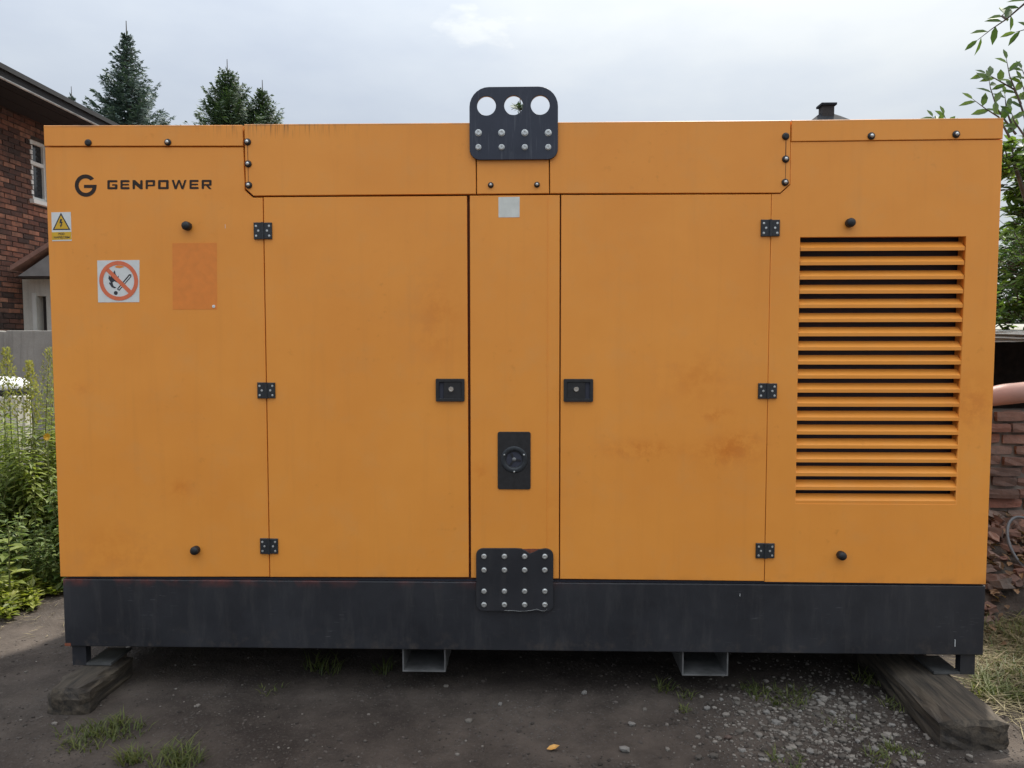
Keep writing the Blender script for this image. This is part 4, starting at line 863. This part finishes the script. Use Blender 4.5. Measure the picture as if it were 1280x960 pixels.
while z < zw-.05:
    x = sx0+(.12 if row % 2 else 0)+rg.uniform(-.03, .03)
    while x < sx1-.2:
        s_ = rg.uniform(.55, 1.0) if rg.random() < .3 else 1.0
        o = link('brick', rg.choice(sbm), None, shed); o.location = (x, SY-rg.uniform(-.012, .04), z+rg.uniform(0, .010)); o.scale = (s_, 1, rg.uniform(.92, 1.05)); o.rotation_euler = (0, rg.uniform(-.012, .012), rg.uniform(-.06, .06)); x += .252*s_
    z += .073; row += 1
rbm = []
for k in range(5):
    bm = bmesh.new(); bmesh.ops.create_cube(bm, size=1); bmesh.ops.subdivide_edges(bm, edges=bm.edges[:], cuts=1, use_grid_fill=True)
    for v in bm.verts: v.co = Vector((v.co.x*.17, v.co.y*.12, v.co.z*.075))*rg.uniform(.75, 1.12)
    me = bpy.data.meshes.new('rubble'); bm.to_mesh(me); bm.free(); me.materials.append(M['rubble']); rbm.append(me)
bm = MB()                                                     # earth bank that carries the rubble
nb = 26; vs7 = []; fs7 = []
bank = lambda x, y: max(-.02, .46*max(0, 1-(SY-.02-y)/.85)**1.15*(1+.12*math.sin(x*7)))
for i in range(nb+1):
    for j_ in range(13): x = 2.3+3.2*i/nb; y = SY+.01-.90*j_/12; vs7.append((x, y, bank(x, y)+ghs(x, y)+rg.uniform(-.01, .01)))
for i in range(nb):
    for j_ in range(12): fs7.append((i*13+j_, i*13+j_+1, (i+1)*13+j_+1, (i+1)*13+j_))
tag(bm.add(vs7, fs7).build('earth_bank', M['ground'], None, True), kind='structure')
for k in range(190):
    x = rg.uniform(2.6, 4.0); y = SY-.06-abs(rg.gauss(0, .34)); 
    if y < SY-.95: continue
    s_ = rg.uniform(.28, .8); o = tag(link('rubble_piece', rg.choice(rbm)), 'broken brick piece in the rubble heap below the shed wall', 'brick piece', 'rubble below the shed'); o.location = (x, y, bank(x, y)+ghs(x, y)+.015*s_+.01); o.scale = (s_,)*3; o.rotation_euler = (rg.uniform(-.6, .6), rg.uniform(-.6, .6), rg.uniform(0, 6))
m = MB()
for k in range(900):
    x = rg.uniform(2.4, 4.3); y = SY-.03-abs(rg.gauss(0, .4)); a = rg.uniform(0, 6.28); m.leaf((x, y, bank(x, y)+ghs(x, y)+rg.uniform(.01, .06)), (math.cos(a), math.sin(a), rg.uniform(-.3, .5)), (rg.uniform(-.5, .5), rg.uniform(-.5, .5), 1), rg.uniform(.03, .075), rg.uniform(.02, .04), 0, 1, .3)
tag(m.build('leaf_litter', M['dryleaf']), 'brown leaf litter strewn over the rubble', 'leaves', None, 'stuff')
hy = SY-.42; hc = onY(1287, 681, hy); hr = onY(1287, 681, hy).x-onY(1264.5, 681, hy).x
pts = [(hc.x+hr*1.0*math.cos(a), hy+.10*math.sin(a*1.0)+.05*a/6.28, hc.z+hr*1.35*math.sin(a)) for a in np.linspace(-1.2, 6.6, 60)]
pts = [pts[0]]+pts; pts[0] = (hc.x+hr*2.6, hy-.12, ghs(hc.x+hr*2.6, hy-.12)+bank(hc.x+hr*2.6, hy-.12)+.02)
o = tag(MB().tube(pts, .0095, 8).build('hose', M['hose'], None, True), 'grey rubber hose looped over the brick rubble', 'hose')

# ------------------------------------------------------------------ trees
def spruce(name, label, loc, H, rad, mat, seed, zvis, up_=.35, group=None, dens=1.0, ex=1.0):
    rg = random.Random(seed); o = root(name, label, 'tree', loc, group); tr = MB(); cr_ = MB(); x0, y0, z0 = loc
    lean = rg.uniform(-.01, .01)
    tr.tube([(x0, y0, z0-.1), (x0+lean*H, y0, z0+H*.5), (x0+lean*H, y0, z0+H)], [H*.016, H*.009, .012], 8)
    z = .12*H
    while z < H-.5:
        t = (H-.35-z)/H; top = z > zvis; R_ = rad*(t**ex)+.05; nb_ = int((7 if top else 6)); a0 = rg.uniform(0, 6.28)
        for b in range(nb_):
            a = a0+b*6.283/nb_+rg.uniform(-.25, .25); L_ = R_*rg.uniform(.62, 1.15); d = Vector((math.cos(a), math.sin(a), up_+rg.uniform(-.08, .15)-.35*t)); base = Vector((x0+lean*H*min(1, z/H*2), y0, z0+z))
            pts = [base+Vector((d.x, d.y, 0))*L_*q+Vector((0, 0, 1))*L_*(d.z*q+.28*q*q*q) for q in (0, .3, .6, .85, 1)]
            tr.tube(pts, [.012+.012*t, .01+.008*t, .008, .006, .003], 4)
            ns_ = max(4, int(L_*(15 if top else 6)*dens))
            for i in range(ns_):
                q = .12+.88*(i/(ns_-1)); k = min(3, int(q*4)); p = pts[0].lerp(pts[4], q) if k > 9 else base+Vector((d.x, d.y, 0))*L_*q+Vector((0, 0, 1))*L_*(d.z*q+.28*q**3)
                ll = (.20+.34*(1-q)*min(1, L_))*rg.uniform(.7, 1.2)*(min(1, .40+.7*L_) if top else 1.6)
                for sgn in (-1, 1, 0):
                    sdv = Vector((-d.y, d.x, 0))*sgn; dd = (Vector((d.x, d.y, 0))*rg.uniform(.5, 1.0)+sdv*rg.uniform(.5, 1.0)+Vector((0, 0, rg.uniform(-.25, .45)))).normalized()
                    if sgn == 0 and i < ns_-1 and rg.random() < .4: continue
                    shoot(cr_, p, dd, ll if sgn else ll*.7, rg, 5 if top else 3)
        z += (.17 if top else .42)*(1+.5*t)
    shoot(cr_, Vector((x0+lean*H, y0, z0+H-.75)), Vector((0, 0, 1)), .40, rg, 7)
    tr.build('trunk', M['bark'], o); cr_.build('crown', M[mat], o); return o
def shoot(m, p, d, l, rg, n):
    a_ = d.orthogonal().normalized(); b_ = d.cross(a_); w_ = .045
    for k in range(n):
        q = k/n; t = rg.uniform(0, 6.28); o_ = (a_*math.cos(t)+b_*math.sin(t)); s_ = p+d*l*q*.85
        m.leaf(s_, d*1.0+o_*.55, b_, l*.42+.04, w_, 0, 0)
def base_at(px, py, y, H=None):
    p = onY(px, py, y); return p
p = onY(160, 26, 22); spruce('spruce_tree', 'tall blue spruce with pointed leader beyond the brick house roof', (p.x, 22, 0), p.z, 4.6, 'spruce', 3, p.z-4.4, .40, ex=1.08, dens=.9)
p = onY(286, 74, 25); spruce('spruce_tree', 'dense green conifer with bare tip beside a shorter twin', (p.x, 25, 0), p.z, 3.9, 'thuja', 8, p.z-3.6, .85, dens=1.25, ex=.92)
p = onY(328, 100, 25.6); spruce('spruce_tree', 'shorter green conifer crowding the taller dense one', (p.x, 25.6, 0), p.z, 3.6, 'thuja', 12, p.z-2.8, .85, dens=1.25, ex=.92)
p = onY(650, 116, 24); spruce('spruce_tree', 'thin dark conifer tip seen through the lifting plate hole', (p.x, 24, 0), p.z, 2.2, 'thuja', 17, p.z+2, .3, dens=.6, ex=1.5)
p = onY(86, 108, 34); spruce('spruce_tree', 'distant pale conifer tip peeking over the eaves', (p.x, 34, 0), p.z, 2.2, 'spruce', 23, p.z-2.4, .4, dens=.8)

# house with a chimney far behind the machine
by = 34; ap = onY(1030, 139, by); fh = root('far_house', 'distant house with dark hip roof and square chimney', 'house', (ap.x, by+0, 0))
hw = 5.0; zr = ap.z-.0; ze = zr-.40-hw*.72
MB().box(ap.x-hw+.4, ap.x+hw-.4, by-hw+.4, by+hw-.4, 0, ze+.1).build('wall', M['render'], fh)
MB().add([(ap.x-hw, by-hw, ze), (ap.x+hw, by-hw, ze), (ap.x+hw, by+hw, ze), (ap.x-hw, by+hw, ze), (ap.x, by, zr+.02), (ap.x-.55, by-.55, zr-.38), (ap.x+.55, by-.55, zr-.38), (ap.x+.55, by+.55, zr-.38), (ap.x-.55, by+.55, zr-.38)], [(0, 1, 6, 5), (1, 2, 7, 6), (2, 3, 8, 7), (3, 0, 5, 8), (5, 6, 4), (6, 7, 4), (7, 8, 4), (8, 5, 4), (3, 2, 1, 0)]).build('roof', M['roof'], fh)
zc2 = onY(1030, 131.5, by-.3).z; ch = MB().box(ap.x-.27, ap.x+.27, by-.57, by-.03, zr-.5, zc2-.08).build('chimney', M['mortar'], fh)
MB().box(ap.x-.36, ap.x+.36, by-.66, by+.06, zc2-.079, zc2+.02).build('chimney_cap', M['roof'], ch)
for sx_ in (-1, 1):
    for k in range(2):
        x = ap.x+sx_*2.1; z = 1.2+k*2.9; wn = MB().box(x-.6, x+.6, by-hw+.36, by-hw+.396, z, z+1.4).build('window', M['white'], fh); MB().box(x-.5, x+.5, by-hw+.345, by-hw+.358, z+.1, z+1.3).build('pane', M['pane'], wn)

# leafy tree at the right edge
def leafy(name, label, base, tips, seed, blobs, mat, n, ln, wd, trunk_r=.07):
    rg = random.Random(seed); o = root(name, label, 'tree', base); tr = MB(); cr_ = MB(); b = Vector(base); fork = b+Vector((0, 0, blobs[0][0].z*.45-b.z*.45))
    tr.tube([b-Vector((0, 0, .1)), b.lerp(fork, .5)+Vector((.05, .03, 0)), fork], [trunk_r, trunk_r*.8, trunk_r*.6], 8)
    for c, r_ in blobs:
        mid_ = fork.lerp(c, .55)+Vector((rg.uniform(-.15, .15), rg.uniform(-.15, .15), .1)); tr.tube([fork, mid_, c], [trunk_r*.5, trunk_r*.3, .012], 6)
        nt_ = max(8, int(n*(r_.x*r_.y*r_.z)**(2/3)/ (sum((q.x*q.y*q.z)**(2/3) for _, q in blobs))/9))
        for k in range(nt_):
            v = Vector((rg.gauss(0, 1), rg.gauss(0, 1), rg.gauss(0, 1))).normalized()*rg.random()**.38; e4 = c+Vector((v.x*r_.x, v.y*r_.y, v.z*r_.z)); s_ = c.lerp(e4, .5)+Vector((0, 0, -.05)); tr.tube([s_, e4], [.006, .002], 3)
            dv = (e4-s_).normalized()
            for i in range(9):
                q = rg.uniform(.1, 1.05); a = rg.uniform(0, 6.28); dd = dv*.5+Vector((math.cos(a), math.sin(a), rg.uniform(-.5, .5))); cr_.leaf(s_.lerp(e4, q), dd, (rg.uniform(-.4, .4), rg.uniform(-.4, .4), 1), ln*rg.uniform(.7, 1.25), wd*rg.uniform(.8, 1.2), 0, 1, .15)
    for path in tips:                                        # separate leafy sprays against the sky
        tr.tube(path, [.007*(1-.8*i/(len(path)-1)) for i in range(len(path))], 5)
        for i in range(len(path)-1):
            a_, c_ = Vector(path[i]), Vector(path[i+1]); dv = (c_-a_).normalized()
            for k in range(max(2, int((c_-a_).length/.045))):
                q = (k+.5)/max(2, int((c_-a_).length/.045)); sg = 1 if k % 2 else -1; s3 = dv.cross(Vector((0, 1, .2))).normalized()*sg; cr_.leaf(a_.lerp(c_, q), dv*.7+s3*rg.uniform(.5, 1.0)+Vector((0, rg.uniform(-.4, .4), 0)), (rg.uniform(-.5, .5), -1, rg.uniform(.2, 1)), ln*rg.uniform(.85, 1.2), wd*rg.uniform(.9, 1.2), 0, 1, .12)
        cr_.leaf(path[-1], Vector(path[-1])-Vector(path[-2]), (.1, -1, .4), ln*.9, wd*.8, 0, 1, .1)
    tr.build('trunk', M['bark'], o); cr_.build('crown', M[mat], o); return o
def pb(px, py, y, rpx, ry): c = onY(px, py, y); r_ = rpx*(y-CAM.y)/940; return (c, Vector((r_, ry, r_)))
T1 = 2.2
def pth(*pp, y=1.0): return [tuple(onY(a, b, y+.03*i)) for i, (a, b) in enumerate(pp)]
tips = [pth((1282, 150), (1272, 120), (1262, 95), (1258, 74), y=1.2), pth((1270, 168), (1256, 150), (1246, 135), (1238, 110), (1236, 98), y=1.2), pth((1262, 172), (1248, 146), (1232, 136), (1216, 124), y=1.2), pth((1300, 140), (1282, 118), (1276, 100), y=1.2),
    pth((1276, 130), (1268, 112), (1254, 104), (1240, 96), (1232, 92), y=1.25), pth((1266, 160), (1258, 138), (1256, 118), y=1.3), pth((1290, 110), (1282, 96), (1277, 86), y=1.2), pth((1284, 175), (1268, 152), (1264, 140), y=1.1),
    pth((1310, -22), (1280, 5), (1258, 24), (1240, 36), (1222, 50), y=.9), pth((1310, 20), (1292, 34), (1270, 40), y=.9), pth((1258, 24), (1252, 20), (1256, 16), y=.9), pth((1200, 185), (1186, 160), (1180, 143), y=1.9), pth((1190, 175), (1172, 155), (1166, 146), y=1.9)]
bx = onY(1400, 400, T1)
leafy('leafy_tree', 'broad-leaved tree leaning over the shed beside the generator', (bx.x, T1+.6, 0), tips, 41,
    [pb(1290, 215, T1, 52, .4), pb(1265, 195, T1-.5, 26, .2), pb(1290, 260, T1, 40, .4), pb(1300, 330, T1-.3, 55, .4), pb(1275, 385, T1-.2, 38, .25), pb(1380, 180, T1, 80, .6), pb(1400, 300, T1, 80, .6)], 'leaf', 5200, .085, .036)
p = onY(1300, 330, 7.5)
leafy('leafy_tree', 'dense darker green tree standing farther behind the shed', (p.x+.4, 7.5, 0), [], 43,
    [pb(1290, 300, 7.5, 62, .9), pb(1250, 330, 7.2, 40, .7), pb(1310, 210, 7.5, 50, .8), pb(1250, 385, 7.0, 45, .6), pb(1300, 400, 7, 60, .7), pb(1380, 280, 7.5, 90, .9)], 'leafd', 7000, .11, .05, .10)

# ------------------------------------------------------------------ person leaning a hand on the machine's side
per = root('person', 'person beside the generator with one bare arm stretched towards it', 'person', (2.98, .36, 0))
def skin_mesh(name, verts, edges, radii, mat, parent, rootv=0, lev=2):
    me = bpy.data.meshes.new(name); me.from_pydata(verts, edges, []); o = bpy.data.objects.new('tmp', me); COL.objects.link(o)
    md = o.modifiers.new('s', 'SKIN'); md.use_smooth_shade = True; o.modifiers.new('d', 'SUBSURF').levels = lev
    for i, r_ in enumerate(radii):
        sv_ = me.skin_vertices[0].data[i]; sv_.radius = r_ if isinstance(r_, tuple) else (r_, r_); sv_.use_root = (i == rootv)
    bpy.context.view_layer.update(); dg = bpy.context.evaluated_depsgraph_get(); ev = o.evaluated_get(dg); m2 = bpy.data.meshes.new_from_object(ev); bpy.data.objects.remove(o)
    m2.name = name; m2.materials.clear(); m2.materials.append(M[mat]); m2.polygons.foreach_set('use_smooth', [True]*len(m2.polygons)); return link(name, m2, None, parent)
AY = .30; ac = onY(1262, 492.5, AY); al = onY(1240, 493.5, AY)
PX, PY = 2.98, .36; shz = 1.43
hand = Vector((XR+.020, AY+.02, al.z-.01)); wrist = Vector((XR+.075, AY+.01, al.z-.03)); elbow = Vector((ac.x+.04, AY, ac.z+.004)); fore = Vector((ac.x-.02, AY, ac.z)); shR = Vector((PX-.05, PY+.17, shz)); shL = Vector((PX-.0, PY-.19, shz))
V = [(PX+.0, PY, .95), (PX-.02, PY, 1.18), (PX-.01, PY, 1.40), (PX-.02, PY, 1.50), (PX-.03, PY, 1.58),            # pelvis spine chest neck head base
     tuple(shR), tuple(shR.lerp(elbow, .55)), tuple(elbow), tuple(fore), tuple(wrist.lerp(fore, .35)), tuple(wrist), tuple(hand+Vector((.02, 0, .0))),
     tuple(shL), (PX+.03, PY-.25, 1.15), (PX-.02, PY-.26, .90), (PX-.03, PY-.26, .83),
     (PX, PY+.085, .80), (PX-.02, PY+.12, .50), (PX+.02, PY+.13, .09), (PX, PY-.085, .80), (PX-.01, PY-.12, .50), (PX+.03, PY-.13, .09), (PX-.13, PY+.14, .045), (PX-.12, PY-.14, .045)]
Ed = [(0, 1), (1, 2), (2, 3), (3, 4), (2, 5), (5, 6), (6, 7), (7, 8), (8, 9), (9, 10), (10, 11), (2, 12), (12, 13), (13, 14), (14, 15), (0, 16), (16, 17), (17, 18), (0, 19), (19, 20), (20, 21), (18, 22), (21, 23)]
Ra = [.06, .06, .07, .055, .055, .065, .052, .0545, .0555, .047, .033, (.04, .02), .065, .045, .032, (.04, .02), .07, .055, .042, .07, .055, .042, .04, .04]
body = skin_mesh('body', V, Ed, Ra, 'skin', per)
for sgn, pw, dirs in ((1, hand, Vector((-.25, 0, 1))), (-1, Vector((PX-.03, PY-.26, .80)), Vector((-.1, 0, -1)))):
    for k in range(4):
        o_ = Vector((0, (k-1.5)*.021, 0)); l = (.068, .078, .074, .058)[k]; d_ = dirs.normalized(); b_ = pw+o_+(Vector((.012, 0, .02)) if sgn > 0 else Vector((0, 0, .0)))
        skin_mesh('finger', [tuple(b_), tuple(b_+d_*l*.5+Vector((-.004, 0, 0))), tuple(b_+d_*l)], [(0, 1), (1, 2)], [.0095, .0088, .0075], 'skin', body, 0, 1)
    b_ = pw+Vector((.015, -.035 if sgn > 0 else .03, .0)); skin_mesh('thumb', [tuple(b_), tuple(b_+Vector((0, -.028 if sgn > 0 else .02, .02*sgn))), tuple(b_+Vector((-.006, -.042 if sgn > 0 else .03, .05*sgn)))], [(0, 1), (1, 2)], [.012, .0105, .008], 'skin', body, 0, 1)
# head turned to the machine
hd = Vector((PX-.045, PY, 1.665)); bm = bmesh.new(); bmesh.ops.create_uvsphere(bm, u_segments=28, v_segments=20, radius=1)
for v in bm.verts:
    x, y, z = v.co; sxx = .10*(1-.10*max(0, -z)); syy = .077*(1-.28*max(0, -z)); v.co = (hd.x+x*sxx-(.012 if z < -.2 and x < 0 else 0), hd.y+y*syy, hd.z+z*.118)
    f = max(0, 1-((y/.16)**2+((z+.08)/.30)**2)) if x < -.5 else 0
    v.co.x -= .022*f
me = bpy.data.meshes.new('head'); bm.to_mesh(me); bm.free(); me.polygons.foreach_set('use_smooth', [True]*len(me.polygons)); link('head', me, M['skin'], per); hobj = COL.objects[-1]
for s1 in (-1, 1):
    MB().lathe((hd.x-.086, hd.y+s1*.030, hd.z+.008), (-1, 0, 0), [(.013, -.004), (.011, .003), (0, .006)], 12).build('eye', M['eye'], hobj, True)
    MB().lathe((hd.x+.008, hd.y+s1*.073, hd.z-.005), (0, s1, 0), [(.028, 0), (.030, .008), (.02, .014), (0, .012)], 14).build('ear', M['skin'], hobj, True)
MB().box(hd.x-.104, hd.x-.092, hd.y-.022, hd.y+.022, hd.z-.062, hd.z-.052).build('mouth', M['lip'], hobj)
bm = bmesh.new(); bmesh.ops.create_uvsphere(bm, u_segments=24, v_segments=16, radius=1); bmesh.ops.delete(bm, geom=[v for v in bm.verts if v.co.z < .12 and v.co.x < .25 or v.co.z < -.45 or (v.co.x < -.62 and v.co.z < .5)], context='VERTS')
for v in bm.verts: v.co = (hd.x+.006+v.co.x*.106, hd.y+v.co.y*.084, hd.z+.008+v.co.z*.122+random.uniform(-.002, .002))
me = bpy.data.meshes.new('hair'); bm.to_mesh(me); bm.free(); me.polygons.foreach_set('use_smooth', [True]*len(me.polygons)); link('hair', me, M['hair'], hobj)
skin_mesh('shirt', [(PX, PY, .84), (PX-.01, PY, 1.02), (PX-.02, PY, 1.20), (PX-.01, PY, 1.40), tuple(shR), tuple(shR.lerp(elbow, .42)), tuple(shL), (PX+.02, PY-.24, 1.22)], [(0, 1), (1, 2), (2, 3), (3, 4), (4, 5), (3, 6), (6, 7)], [.15, .158, .155, .135, .090, .070, .090, .066], 'shirt', per, 2)
skin_mesh('trousers', [(PX, PY, .90), (PX, PY+.085, .78), (PX-.02, PY+.12, .50), (PX+.02, PY+.13, .10), (PX, PY-.085, .78), (PX-.01, PY-.12, .50), (PX+.03, PY-.13, .10), (PX, PY, 1.02)], [(0, 1), (1, 2), (2, 3), (0, 4), (4, 5), (5, 6), (0, 7)], [.125, .10, .078, .062, .10, .078, .062, .11], 'jean', per)
for s1 in (-1, 1):
    gz = ghs(PX, PY); skin_mesh('shoe', [(PX+.07, PY+s1*.135, gz+.045), (PX-.04, PY+s1*.14, gz+.042), (PX-.16, PY+s1*.145, gz+.035)], [(0, 1), (1, 2)], [(.045, .045), (.048, .042), (.042, .032)], 'shoe', per)
